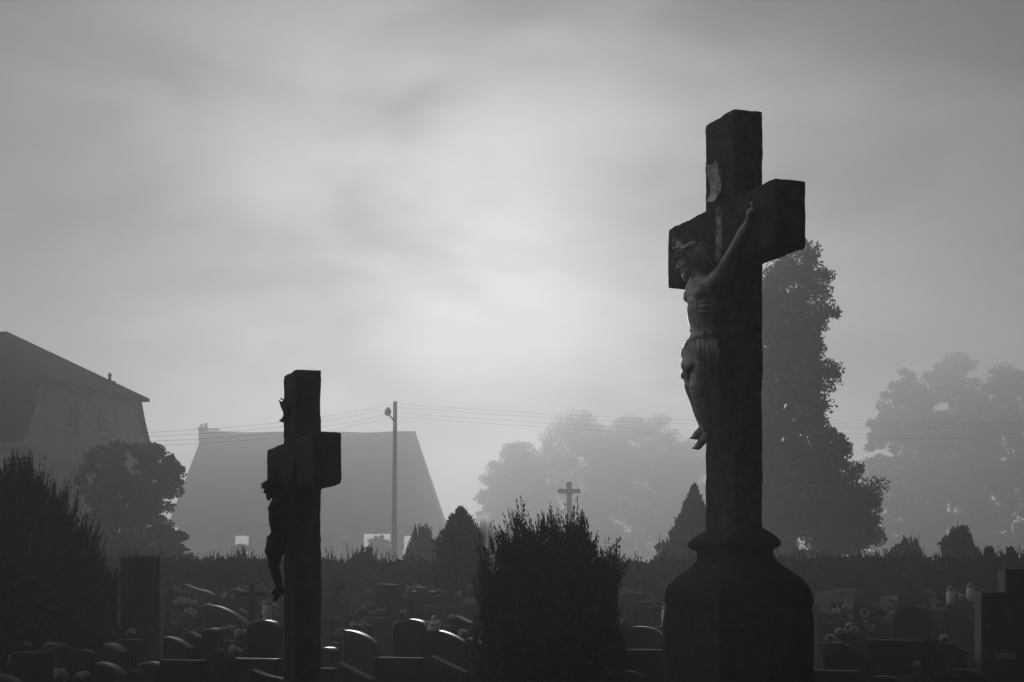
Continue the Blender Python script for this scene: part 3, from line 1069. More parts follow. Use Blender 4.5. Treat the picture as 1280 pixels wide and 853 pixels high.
# ------------------------------------------------------------------ mansard house
def mansard():
    A = Vector((-19.9, 65.0, 0))
    e = Vector((.3207, .9472, 0)).normalized()          # along the gable wall, away
    p = Vector((-e.y, e.x, 0))                          # along the ridge, to the left
    A = Vector((A.x * .65, A.y * .65, H * .35))
    root = empty('mansard_house', A, math.atan2(e.y, e.x), 'large mansard-roofed house with pale plaster gable, left edge', 'house')
    root.scale = (.65,) * 3
    # local x = along the gable wall, local y = along the ridge (left), z up
    W, ln = 9.7, 26.0
    zc, zb, zr = 7.45, 10.05, 12.75
    prof = [(0, zc), (.42, 8.1), (.82, 8.95), (1.22, zb)]
    left = prof
    right = [(W - x, z) for x, z in reversed(prof)]
    outl = [(0, -.95), (W, -.95)] + [(W, zc)] + right[:0]
    out = [(0, -.95), (W, -.95), (W, zc)] + [(x, z) for x, z in [(W - .42, 8.1), (W - .82, 8.95), (W - 1.22, zb)]] + [(1.22, zb), (.82, 8.95), (.42, 8.1), (0, zc)]
    MB().prism(out, 0.0, 0.4).build('gable_wall', M['plaster'], root)
    mb = MB()
    mb.box((0, .4, -.95), (.4, ln, zc)).box((W - .4, .4, -.95), (W, ln, zc)).box((.4, ln - .4, -.95), (W - .4, ln, zc))
    mb.build('wall', M['plaster'], root)
    # roof shell: lower curved slopes and the half-hipped top
    rb = MB()
    pr = [(-.25, zc - .05), (.30, 8.12), (.70, 8.97), (1.10, zb + .03)]
    for sx in (0, 1):
        pts = [(x if sx == 0 else W - x, z) for x, z in pr]
        for (x0, z0), (x1, z1) in zip(pts, pts[1:]):
            nx = -.14 if sx == 0 else .14
            vs = []
            for y in (-.12, ln + .1):
                vs += [(x0 + nx, y, z0), (x1 + nx, y, z1), (x1 - nx * .4, y, z1 - .1), (x0 - nx * .4, y, z0 - .1)]
            rb.add(vs, [(0, 1, 2, 3), (7, 6, 5, 4), (0, 4, 5, 1), (1, 5, 6, 2), (2, 6, 7, 3), (3, 7, 4, 0)])
    ap = 4.3
    x0, x1, y0, y1 = .75, W - .75, -.45, ln + .3
    vs = [(x0, y0, zb - .02), (x1, y0, zb - .02), (x1, y1, zb - .02), (x0, y1, zb - .02), (W / 2, ap, zr), (W / 2, ln - ap, zr),
          (x0, y0, zb - .16), (x1, y0, zb - .16), (x1, y1, zb - .16), (x0, y1, zb - .16)]
    rb.add(vs, [(0, 1, 4), (1, 2, 5, 4), (2, 3, 5), (3, 0, 4, 5), (0, 6, 7, 1), (1, 7, 8, 2), (2, 8, 9, 3), (3, 9, 6, 0), (9, 8, 7, 6)])
    roof = rb.build('roof', M['tile'], root)
    cb = MB()
    cb.box((W - 2.32, .60, zb + .2), (W - 2.02, .90, zb + .62)).box((W - 2.36, .56, zb + .62), (W - 1.98, .94, zb + .67))
    cb.lathe([(.08, 0), (.06, .2), (.10, .23), (.08, .3), (.03, .38)], 10, (W - 2.17, .75, zb + .67))
    cb.build('chimney', M['chimney'], roof)
    # cornice, belt course
    MB().box((-.18, -.16, zc - .35), (1.1, .0 - .002, zc - .12)).box((-.22, -.16, zc - .35), (-.002, 12, zc - .12)).build('cornice', M['trim'], root)
    MB().box((1.1, -.07, 6.72), (W, -.002, 6.92)).build('belt_course', M['trim'], root)
    for xx, zz, hh in ((3.45, 8.75, 1.06), (5.65, 8.75, 1.06), (1.75, 5.75, 1.4), (3.45, 5.75, 1.4), (5.65, 5.75, 1.4), (7.7, 5.75, 1.4), (3.45, 2.4, 1.5), (5.65, 2.4, 1.5)):
        ww = .40
        fr = MB()
        for lo, hi in (((xx - ww - .12, -.07, zz - hh / 2 - .12), (xx - ww, -.003, zz + hh / 2 + .14)), ((xx + ww, -.07, zz - hh / 2 - .12), (xx + ww + .12, -.003, zz + hh / 2 + .14)),
                       ((xx - ww, -.07, zz + hh / 2), (xx + ww, -.003, zz + hh / 2 + .14)), ((xx - ww - .2, -.13, zz - hh / 2 - .2), (xx + ww + .2, -.003, zz - hh / 2 - .12)), ((xx - ww, -.07, zz - hh / 2 - .12), (xx + ww, -.003, zz - hh / 2))):
            fr.box(lo, hi)
        fo = fr.build('window', M['trim'], root)
        MB().box((xx - ww, -.022, zz - hh / 2), (xx + ww, -.004, zz + hh / 2)).build('pane', M['glass'], fo)
        MB().box((xx - .035, -.05, zz - hh / 2), (xx + .035, -.024, zz + hh / 2)).box((xx - ww, -.045, zz + hh * .16), (xx + ww, -.026, zz + hh * .16 + .05)).build('sash', M['trim'], fo)
    for yy in (2.6, 6.0):
        fo = MB().box((-.07, yy - .55, 5.0), (-.003, yy + .55, 6.6)).build('window', M['trim'], root)
        MB().box((-.09, yy - .43, 5.1), (-.071, yy + .43, 6.5)).build('pane', M['glass'], fo)
    MB().tube([(-.18, .35, zc - .3), (-.12, .35, zc - .75), (-.12, .35, 0)], .065, 8).build('downpipe', M['metal'], root)


mansard()


def barn():
    """Local x to the right along the eave, y away from the camera."""
    Y = 168.0
    q = 150 / F
    root = empty('barn', (-6.6 * Y / 150, Y, H * (1 - Y / 150)), 0, 'big steep-roofed barn in fog behind the utility pole', 'barn')
    root.scale = (Y / 150,) * 3
    L, dp, ze, zr = 25.6, 16.0, 7.45, 16.45
    xr, xl = -2.9, -L + 1.7
    # board walls on posts, with open cart bays that run right through
    bays = ((294, 311), (455, 488), (504, 517))
    for yy in (.8, dp - .8):
        qq = (150 + yy) / F
        xs = [-L + .7]
        for pa, pb in bays:
            xs += [(pa - 640) * qq + 6.6, (pb - 640) * qq + 6.6]
        xs.append(-.7)
        for x0, x1 in zip(xs[::2], xs[1::2]):
            if x1 > x0:
                MB().box((x0, yy - .1, -.1), (x1, yy + .1, ze)).build('wall', M['plaster_pale'], root)
        for pa, pb in bays:
            MB().box(((pa - 640) * qq + 6.6, yy - .12, 6.5 + (pa % 3) * .1), ((pb - 640) * qq + 6.6, yy + .08, ze - .02)).build('lintel', M['boards'], root)
    for xw in (-.9, -L + .7):
        MB().box((xw, .9, -.1), (xw + .2, dp - .9, ze)).build('wall', M['plaster_pale'], root)
    # roof slopes with a gently uneven ridge and eave
    n = 24
    rs = random.Random(5)
    rid = [(xr + (xl - xr) * i / n, dp / 2, zr + .05 * math.sin(i * .9) - .10 * math.sin(i / n * PI)) for i in range(n + 1)]
    ef = [(-L * i / n, 0 + .03 * math.sin(i * 1.7), ze - .25 + .05 * math.sin(i * 1.3)) for i in range(n + 1)]
    eb = [(-L * i / n, dp, ze - .25) for i in range(n + 1)]
    efl = [(x, y, z - .22) for x, y, z in ef]
    ebl = [(x, y, z - .22) for x, y, z in eb]
    k = n + 1
    vs = rid + ef + eb + efl + ebl
    fs = []
    for i in range(n):
        fs += [(k + i, i, i + 1, k + i + 1), (2 * k + i, 2 * k + i + 1, i + 1, i), (k + i, k + i + 1, 3 * k + i + 1, 3 * k + i), (2 * k + i, 4 * k + i, 4 * k + i + 1, 2 * k + i + 1), (3 * k + i, 3 * k + i + 1, 4 * k + i + 1, 4 * k + i)]
    fs += [(k, 2 * k, 0), (k + n, n, 2 * k + n), (k, 3 * k, 4 * k, 2 * k), (k + n, 2 * k + n, 4 * k + n, 3 * k + n)]
    roof = MB().add(vs, fs).build('roof', M['tile_far'], root)
    MB().tube([(x, y, z + .03) for x, y, z in rid], .13, 6).build('ridge_tiles', M['chimney'], roof)
    MB().tube([(x, y - .1, z - .08) for x, y, z in ef], .09, 6).build('gutter', M['metal'], roof)
    cb = MB()
    cx = xl + .1
    cb.box((cx - .45, dp / 2 - .5, zr - .9), (cx + .35, dp / 2 + .4, zr + .35)).box((cx - .53, dp / 2 - .58, zr + .35), (cx + .43, dp / 2 + .48, zr + .5))
    for k_ in range(2):
        cb.box((cx - .38 + .42 * k_, dp / 2 - .2, zr + .5), (cx - .10 + .42 * k_, dp / 2 + .1, zr + .85 + .1 * k_))
    cb.box((cx + .6, dp / 2 - .06, zr + .25), (cx + 1.5, dp / 2 + .06, zr + .42))
    cb.build('chimney', M['chimney'], roof)
    y0 = .7
    for pa, pb, zt in ((345, 366, 6.6), (538, 548, 7.0)):
        a, b_ = (pa - 640) * q + 6.6, (pb - 640) * q + 6.6
        MB().box((a, y0 - .08, .0), (min(b_, -.75), y0 - .002, zt)).build('plaster_bay', M['plaster_pale'], root)
    for pa, pb in ((380, 400), (425, 440)):
        a, b_ = (pa - 640) * q + 6.6, (pb - 640) * q + 6.6
        MB().box((a, y0 - .1, 0), (b_, y0 - .002, 5.6)).build('barn_door', M['boards'], root)
    for pa in (330, 410, 498):
        a = (pa - 640) * q + 6.6
        fo = MB().box((a - .5, y0 - .07, 4.8), (a + .5, y0 - .002, 6.3)).build('window', M['trim'], root)
        MB().box((a - .4, y0 - .09, 4.9), (a + .4, y0 - .071, 6.2)).build('pane', M['glass'], fo)


barn()

# ------------------------------------------------------------------ utility pole and cables
d = 80.0
q = d / F
pb = at(492.5, HY, d)
pb.z = 0
root = empty('utility_pole', pb, 0, 'tall wooden utility pole with a street lamp, in front of the barn', 'utility pole')
hp_ = ztop(502, d)
MB().tube([(0, 0, -.2), (.02, 0, hp_ * .5), (.06, 0, hp_)], [.16, .125, .095], 10).build('pole', M['wood'], root, True)
MB().tube([(.03, -.05, ztop(528, d)), (-.10, -.25, ztop(523, d)), (-.24, -.42, ztop(519, d))], .04, 8).build('lamp_arm', M['metal'], root, True)
lb = MB()
lb.ball((-.27, -.45, ztop(516.5, d)), (.17, .30, .20), 14, 10, rot=Matrix.Rotation(.4, 3, 'Y'))
lb.lathe([(.05, -.02), (.09, .05), (.06, .14)], 10, (-.26, -.42, ztop(514, d)))
lb.build('lamp_head', M['metal'], root, True)
WY = (506.5, 511.0, 517.5, 522.5)
for k, y in enumerate(WY):
    zz = ztop(y, d)
    MB().tube([(.05, 0, zz), (.05, -.16, zz)], .022, 6).lathe([(.03, -.02), (.05, .02), (.03, .07), (.045, .10), (.02, .14)], 8, (.05, -.16, zz)).build('insulator', M['white'], root)
LEFT = (541, 546, 552, 557.5)
RIGHT = (516, 520, 529, 533.5)
NAMES = ('topmost of four thin overhead cables crossing the fog', 'second of four overhead cables, just below the topmost', 'third of four overhead cables, just above the lowest', 'lowest of four thin overhead cables crossing the fog')
for k in range(4):
    a = at(181, LEFT[k], 47.4)
    b = at(494, WY[k] - 2, d - .16)
    c = at(1620, RIGHT[k], d)
    pts = []
    for i in range(25):
        t = i / 24
        p = a.lerp(b, t)
        p.z -= 4 * t * (1 - t) * (.22 + .02 * k)
        pts.append(p)
    for i in range(1, 61):
        t = i / 60
        p = b.lerp(c, t)
        p.z -= 4 * t * (1 - t) * (.78 + .02 * k)
        pts.append(p)
    tag(MB().tube(pts, .0042, 5).build('overhead_cable', M['wire']), NAMES[k], 'cable', 'overhead cables')

# ------------------------------------------------------------------ far calvary group
d = 86.0
q = d / F


def disc_cross(bm, cx, z, wd, arm, th, r):
    pass


b = at(711.5, HY, d)
b.z = 0
root = empty('wayside_cross', b, 0, 'small foggy crucifix with rounded arm ends on a tall column beyond the graves', 'crucifix')
zt = ztop(603, d)
cb = MB()
sw = 3.0 * q
cb.box((-sw, -.09, ztop(665, d)), (sw, .09, zt - 5 * q))
cb.box((-11 * q, -.085, ztop(617, d)), (11 * q, .085, ztop(611.5, d)))
for cx, cz, r in ((0, ztop(606, d), 3.6 * q), (-11.5 * q, ztop(614, d), 2.9 * q), (11.5 * q, ztop(614, d), 2.9 * q)):
    cb.prism([(cx + r * math.cos(2 * PI * k / 20), cz + r * math.sin(2 * PI * k / 20)) for k in range(20)], -.11, .11)
    for s_ in (-1, 1):
        cb.ball((cx + s_ * r * .75, 0, cz - r * .5), r * .42, 8, 6)
cb.build('cross', M['concrete'], root)
fg = link('carved_figure', FIG.copy(), M['concrete'], root)
fs_ = 24 * q / 1.0
fg.scale = (fs_,) * 3
fg.location = (0, -.09, ztop(614, d) - 1.6 * fs_ * .98)
for nm, me in (('loincloth', CLOTH), ('hair', HAIR)):
    link(nm, me.copy(), M['concrete'], fg)
cb = MB()
cb.box((-.22, -.22, 0), (.22, .22, ztop(664, d))).box((-.5, -.5, -.1), (.5, .5, 1.4)).box((-.58, -.58, 1.4), (.58, .58, 1.55))
cb.build('column', M['concrete'], root)

for px, yt, lab in ((727.5, 639, 'foggy robed statue standing right of the small far crucifix'), (697.5, 642, 'foggy robed statue standing left of the small far crucifix, half behind sprays')):
    b = at(px, HY, d)
    b.z = 0
    root = empty('robed_statue', b, 0, lab, 'statue', 'statues by the far crucifix')
    zt = ztop(yt, d)
    z0 = zt - 1.35
    cb = MB()
    cb.lathe([(.19, 0), (.22, .05), (.20, .3), (.15, .6), (.17, .82), (.20, .98), (.17, 1.08), (.07, 1.13), (.05, 1.16)], 16, (0, 0, z0), 1, .75)
    cb.ball((0, -.02, z0 + 1.24), (.075, .085, .105), 12, 8)
    cb.ball((0, .01, z0 + 1.25), (.095, .095, .115), 12, 8)
    for s_ in (-1, 1):
        cb.tube([(s_ * .19, 0, z0 + 1.03), (s_ * .21, -.09, z0 + .82), (s_ * .05, -.19, z0 + .90)], [.06, .055, .035], 8)
    cb.build('figure', M['concrete'], root, True)
    MB().box((-.25, -.25, 0), (.25, .25, z0 - .1)).box((-.32, -.32, z0 - .1), (.32, .32, z0)).build('pedestal', M['concrete'], root)
b = at(722, HY, d - 1)
b.z = 0
tag(MB().tube([b, (b.x, b.y, ztop(632, d - 1))], .018, 6).build('thin_post', M['iron']), 'thin bare rod rising between far crucifix and robed statue', 'post')


# ------------------------------------------------------------------ graves
def dz(d):
    return 8.6 + (d - 8.8) * .47


def outline(kind, w, h, rs):
    """Front outline of a headstone (x,z), counter-clockwise seen from the front (-y)."""
    a = w / 2
    b = [(-a, 0), (a, 0)]
    n = 14
    if kind == 'rect':
        top = [(a, h), (-a, h)]
    elif kind == 'arc':
        top = [(a * math.cos(t), h - .22 * w + .22 * w * math.sin(t)) for t in [PI * i / n for i in range(n + 1)]]
    elif kind == 'dome':
        top = [(a * math.cos(t), h - .5 * w + .5 * w * math.sin(t)) for t in [PI * i / n for i in range(n + 1)]]
    elif kind == 'wave':
        sg = rs.choice((-1, 1))
        top = []
        for i in range(n + 1):
            x = a - 2 * a * i / n
            t = i / n if sg > 0 else 1 - i / n
            top.append((x, h - .26 * w * (t * t * (3 - 2 * t)) - .04 * w * math.sin(t * PI * 2)))
    elif kind == 'sweep':
        top = []
        for i in range(n + 1):
            x = a - 2 * a * i / n
            t = 1 - i / n
            top.append((x, h - .34 * w * t ** 2.0))
    elif kind == 'slant':
        top = [(a, h - .30 * w), (-a * .55, h), (-a, h - .1 * w)]
    elif kind == 'gable':
        top = [(a, h - .26 * w), (a * .12, h), (-a * .12, h), (-a, h - .26 * w)]
    elif kind == 'shoulder':
        s = .51 * a
        hs = h - .137
        top = [(a, hs), (s, hs), (s, h), (-s, h), (-s, hs), (-a, hs)]
    elif kind == 'tablet':
        top = [(a, h - .16), (a * .72, h), (-a * .96, h + .01), (-a, h - .02)]
    return b + top




def headstone(kind, px, py, d, wpx, yaw, m, label, th=.10, slab=True, group=None, name='gravestone', hh=None):
    rs = random.Random(px * 13 + py)
    d = dz(d)
    y = math.radians(yaw)
    wd = max(.14, (wpx * d / F - th * abs(math.sin(y))) / max(.3, math.cos(y)))
    b = at(px, HY, d)
    b.z = -.05
    root = empty(name, b, -y, label, 'gravestone', group)
    h = ztop(py, d) + .05
    pz = .30
    MB().prism([(x, z + pz) for x, z in outline(kind, wd, h - pz, rs)], -th / 2, th / 2, .012).build('stele', M[m], root)
    MB().box((-wd / 2 - .10, -th / 2 - .12, 0), (wd / 2 + .10, th / 2 + .10, pz)).build('plinth', M['granite_dull'], root)
    if slab:
        sb = MB()
        sw = max(.5, wd * .5)
        sb.box((-sw, -th / 2 - 1.55, 0), (sw, -th / 2 - .13, .22)).box((-sw + .06, -th / 2 - 1.5, .22), (sw - .06, -th / 2 - .16, .29))
        sb.build('grave_slab', M['granite_dull'], root)
    return root, wd, h


def latin_cross(px, py, d, armw, drop, label, mname='iron', t=.03, name='grave_cross', yaw=25, base=True):
    d = dz(d)
    b = at(px, HY, d)
    b.z = -.05
    root = empty(name, b, -math.radians(yaw), label, 'cross')
    q_ = d / F
    h = ztop(py, d) + .05
    a = armw * q_ / 2 / math.cos(math.radians(yaw))
    za = h - drop * q_
    MB().rbox((-t, -t * .8, .12), (t, t * .8, h), .06, .006, .001).rbox((-a, -t * .8 - .002, za - t), (a, t * .8 + .002, za + t), .06, .006, .001).build('cross', M[mname], root)
    MB().prism([(-.22, 0), (.22, 0), (.18, .26), (-.18, .26)], -.14, .14, .01).build('base', M['concrete'], root)
    return root


G = headstone
G('rect', 175.5, 696, 17, 44, 30, 'concrete', 'tall dark rectangular tomb pillar right of the cypress bush', .3)
G('wave', 252, 730, 30, 50, 35, 'granite', 'wide dark gravestone with stepped wavy top before the left hedge', .09)
G('slant', 302, 735, 29, 34, 35, 'granite', 'gravestone with steep slanting top behind the thin iron cross', .09)
G('sweep', 284, 756, 23, 64, 28, 'granite', 'broad black gravestone with drooping top below the thin iron cross', .09)
G('arc', 331, 775, 15, 50, 30, 'granite', 'black round-topped gravestone beside the foot of the smaller crucifix', .09)
G('sweep', 224, 796, 14, 44, 30, 'granite', 'black gravestone whose long bright top edge sweeps down to the right', .09)
G('slant', 244, 789, 16, 26, 35, 'granite', 'small black gravestone with a slanting top among the left flowers', .09)
G('arc', 266, 785, 15, 32, 40, 'granite', 'narrow black arched gravestone left of the white flower tuft', .09)
G('rect', 318, 823, 12.5, 70, 20, 'granite', 'low wide flat-topped black gravestone left of the smaller crucifix', .09)
G('sweep', 146, 804, 12, 36, 35, 'granite', 'upper of two gleaming slanted gravestone tops under the tomb pillar', .09)
G('sweep', 140, 828, 10.2, 44, 30, 'granite', 'lower of two gleaming slanted gravestone tops under the tomb pillar', .09)
G('arc', 190, 827, 10.6, 40, 30, 'granite', 'black gravestone with short gleaming arc, above the pinwheel flower', .09)
G('arc', 70, 803, 12, 42, 35, 'granite', 'black gravestone with faint curved gleam in front of the cypress', .09)
G('sweep', 14, 842, 9.4, 56, 30, 'granite', 'black gravestone with long straight gleam in the lower left corner', .09)
G('gable', 421, 747, 25, 32, 30, 'granite_dull', 'dark gabled gravestone with small cross on top, right of smaller crucifix', .16)
G('tablet', 487, 731, 26, 36, 25, 'granite_dull', 'tall dark gravestone with clipped corners near the centre left', .2)
G('rect', 505, 747, 27, 22, 25, 'concrete', 'plain dark block gravestone right of the clipped-corner stone', .2)
G('arc', 514, 774, 14, 50, 25, 'granite', 'large black arched gravestone with bright shoulder, left of the angel figurine', .09)
ang_g = G('sweep', 562, 787, 13, 58, 22, 'granite', 'black gravestone with concave gleaming top carrying the angel figurine', .09)
G('slant', 580, 771, 17, 28, 35, 'granite', 'gravestone with thin straight slanting gleam left of the thuja bush', .09)
G('arc', 410, 809, 11, 36, 38, 'granite', 'small black round gravestone with crescent gleam right of smaller crucifix', .09)
G('sweep', 452, 788, 14, 48, 25, 'granite', 'black gravestone with short bright dip under the pale flowers', .09)
G('slant', 594, 797, 13, 22, 35, 'granite', 'narrow black gravestone tucked against the thuja bush', .09)
G('rect', 576, 759, 27, 46, 18, 'granite_dull', 'low flat gravestone under the white flowers beside the thuja bush', .18)
G('wave', 549, 735, 31, 30, 30, 'granite_dull', 'dim gravestone with curved corner behind the double iron crosses', .18)
G('rect', 812, 752, 24, 42, 25, 'concrete', 'dark flat gravestone between thuja bush and bell-shaped foot', .2)
G('arc', 800, 783, 15, 64, 25, 'granite', 'black round gravestone in front of the flat one beside the bell-shaped foot', .09)
G('rect', 1056, 736, 34, 30, 15, 'pale', 'pale grey block gravestone behind the inscribed tablet', .3)
G('rect', 1046.5, 752, 25, 13, 12, 'granite', 'narrow black headstone bearing a thin pale cross, right of bell-shaped foot', .09)
tab, tw, thh = G('tablet', 1081, 755, 22, 31, 12, 'granite', 'black gravestone with round emblem and pale inscription', .09)
G('wave', 1111, 743, 30, 24, 20, 'pale', 'pale ornate gravestone right of the inscribed tablet', .2)
G('dome', 1143, 757, 19, 58, 25, 'granite_dull', 'big dome-shaped dark gravestone on the right side', .25)
G('rect', 1181, 742, 26, 14, 20, 'granite_dull', 'narrow dark gravestone with a small pale lamp on top', .18)
G('wave', 1198, 752, 25, 22, 25, 'granite_dull', 'dark gravestone under pale flowers, left of the stepped tomb', .18)
mon, mw, mh = G('shoulder', 1283, 712, 11, 122, 4, 'concrete', 'black stepped cross-shaped tomb with pale plaque at the right edge', .2)
MB().box((-.205, -.118, ztop(823, dz(11)) + .05), (-.09, -.1015, ztop(815.5, dz(11)) + .05)).build('plaque', M['pale'], mon)
mon.children[0].name = 'stele'

# inscription on the tablet: an emblem ring, a short word, two lines and a date, too worn to read
ins = MB()
fy = -.09 / 2 - .004
hz_ = thh
ins.tube([(.0 + .032 * math.cos(t), fy, hz_ - .085 + .036 * math.sin(t)) for t in [2 * PI * k / 16 for k in range(17)]], .009, 5)
rs = random.Random(3)
for zz, n, st, hh_ in ((hz_ - .155, 3, .020, .022), (hz_ - .200, 10, .024, .034), (hz_ - .248, 9, .025, .034), (hz_ - .298, 4, .026, .028)):
    for k in range(n):
        x = (k - (n - 1) / 2) * st * .82
        ins.box((x - .006, fy - .004, zz - hh_ / 2), (x - .001, fy + .003, zz + hh_ / 2))
        if rs.random() < .7:
            ins.box((x - .0005, fy - .004, zz + rs.choice((-hh_ / 2, 0, hh_ / 2 - .006))), (x + .007, fy + .003, zz + rs.choice((-hh_ / 2, 0, hh_ / 2 - .006)) + .006))
ins.build('inscription', M['letter'], tab)
# thin pale cross on the narrow headstone
for o in list(bpy.data.objects):
    if o.get('label', '').startswith('narrow black headstone'):
        cb = MB()
        h = ztop(752, dz(25)) + .05
        cb.box((-.009, -.054, h - .18), (.009, -.0455, h - .03)).box((-.032, -.056, h - .09), (.032, -.0457, h - .075))
        cb.build('inlaid_cross', M['letter'], o)
    if o.get('label', '').startswith('dark gabled'):
        h = ztop(747, dz(25)) + .05
        MB().box((-.025, -.025, h - .02), (.025, .025, h + .17)).box((-.08, -.022, h + .08), (.08, .022, h + .12)).build('top_cross', M['granite_dull'], o)

# the nearest row, lost in shadow
for i, (px, py, dd, wp, kd) in enumerate(((40, 815, 10, 56, 'rect'), (105, 812, 11, 60, 'dome'), (170, 838, 9.2, 64, 'gable'), (230, 825, 10, 66, 'rect'), (275, 812, 11, 56, 'gable'), (345, 838, 9.2, 66, 'wave'),
                                         (440, 828, 9.6, 70, 'slant'), (500, 822, 9.8, 66, 'rect'), (556, 820, 10, 66, 'slant'), (800, 812, 10.5, 76, 'rect'), (1060, 806, 11.5, 60, 'gable'), (1120, 800, 12, 72, 'rect'),
                                         (1180, 796, 12, 60, 'slant'), (1040, 838, 9, 70, 'rect'), (1200, 836, 9, 70, 'arc'), (395, 835, 9.4, 60, 'rect'), (1105, 845, 8.8, 60, 'arc'), (780, 838, 9, 60, 'arc'))):
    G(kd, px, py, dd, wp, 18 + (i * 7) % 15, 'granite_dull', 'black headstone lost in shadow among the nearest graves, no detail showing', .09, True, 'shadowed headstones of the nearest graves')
# further rows: dim stones between the named ones
for i, (px, py, dd, wp, kd) in enumerate(((215, 752, 31, 26, 'arc'), (345, 748, 31, 24, 'rect'), (440, 750, 31, 24, 'arc'), (462, 757, 28, 24, 'wave'), (530, 756, 30, 22, 'rect'), (775, 762, 28, 28, 'arc'),
                                         (1095, 757, 29, 22, 'arc'), (1125, 752, 31, 20, 'rect'), (1165, 758, 27, 24, 'arc'), (1215, 757, 28, 24, 'rect'), (1030, 764, 26, 20, 'wave'), (240, 770, 26, 30, 'rect'), (1065, 778, 21, 40, 'arc'), (470, 772, 22, 34, 'rect'))):
    G(kd, px, py, dd, wp, 15 + (i * 11) % 25, 'granite_dull', 'dim dark headstone half hidden in the back rows below the hedges', .09, i % 2 == 0, 'dim headstones of the back rows')

for i, (px, py, dd, wp, kd) in enumerate(((262, 762, 27, 22, 'gable'), (225, 764, 26, 20, 'slant'), (295, 768, 24, 22, 'arc'), (342, 764, 25, 20, 'gable'), (408, 756, 28, 16, 'arc'), (433, 764, 25, 20, 'gable'), (455, 776, 21, 24, 'slant'),
                                         (497, 764, 25, 18, 'arc'), (520, 760, 27, 16, 'gable'), (553, 765, 24, 22, 'wave'), (768, 772, 24, 20, 'rect'), (826, 776, 22, 20, 'arc'), (1035, 778, 22, 22, 'rect'), (1100, 775, 22, 26, 'arc'),
                                         (1126, 772, 23, 20, 'gable'), (1172, 770, 24, 20, 'rect'), (1208, 768, 24, 20, 'slant'), (215, 778, 22, 22, 'arc'), (258, 790, 19, 24, 'gable'))):
    G(kd, px, py, dd, wp, 12 + (i * 13) % 30, ('granite_dull', 'concrete')[i % 2], 'dim dark headstone half hidden in the back rows below the hedges', .09, i % 3 == 0, 'dim headstones of the back rows')
for i, (px, py, dd, aw) in enumerate(((236, 741, 29, 12), (272, 738, 30, 12), (344, 737, 30, 12), (408, 741, 29, 12), (460, 739, 30, 12), (560, 741, 29, 11), (800, 741, 29, 12), (1075, 740, 30, 10), (1108, 733, 30, 12), (1166, 738, 29, 12), (1212, 737, 29, 10))):
    o = latin_cross(px, py, dd, aw, 7, 'small dim cross in the back rows just below the hedge tops', ('iron', 'concrete')[i % 2], .03 + .012 * (i % 3), yaw=20 + 9 * (i % 3))
    o['group'] = 'small crosses of the back rows'

latin_cross(207, 727, 24, 18, 12, 'thin dark post cross right of the tomb pillar', t=.035, yaw=50)
latin_cross(315, 728, 22, 34, 14, 'slender black iron cross with long arms left of the smaller crucifix', t=.024)
latin_cross(529, 734, 27, 26, 12, 'left of two black crosses standing amid pale flowers', t=.06)
latin_cross(541, 739, 26, 18, 10, 'right of two black crosses standing amid pale flowers', t=.04)
latin_cross(788, 738, 28, 38, 7, 'dim cross with wide arms right of the thuja bush', t=.04)
latin_cross(1034, 739, 33, 26, 9, 'pale stone cross between bell-shaped foot and pale block', 'pale', t=.085)
latin_cross(1140, 731, 25, 30, 17, 'dark thin cross rising behind the dome-shaped gravestone', t=.045)
latin_cross(1191.5, 725, 30, 16, 10, 'very thin dark cross over the pale flowers at right', t=.018)


# ------------------------------------------------------------------ flowers, lamps and small things
def blossom_mesh(seed):
    rs = np.random.default_rng(seed)
    n = 34
    d_ = unit(rs.normal(size=(n, 3)) + np.array([0, -.15, .55]))
    R = unit(np.cross(d_, rs.normal(size=(n, 3))))
    C = d_ * .024
    return np.stack([C - d_ * .022, C + R * .013, C + d_ * .026, C - R * .013], 1)


BL = []
for k in range(3):
    for mm in ('bloom', 'bloom_mid'):
        o = quads('blossom', blossom_mesh(k), M[mm])
        BL.append(o.data)
        bpy.data.objects.remove(o)


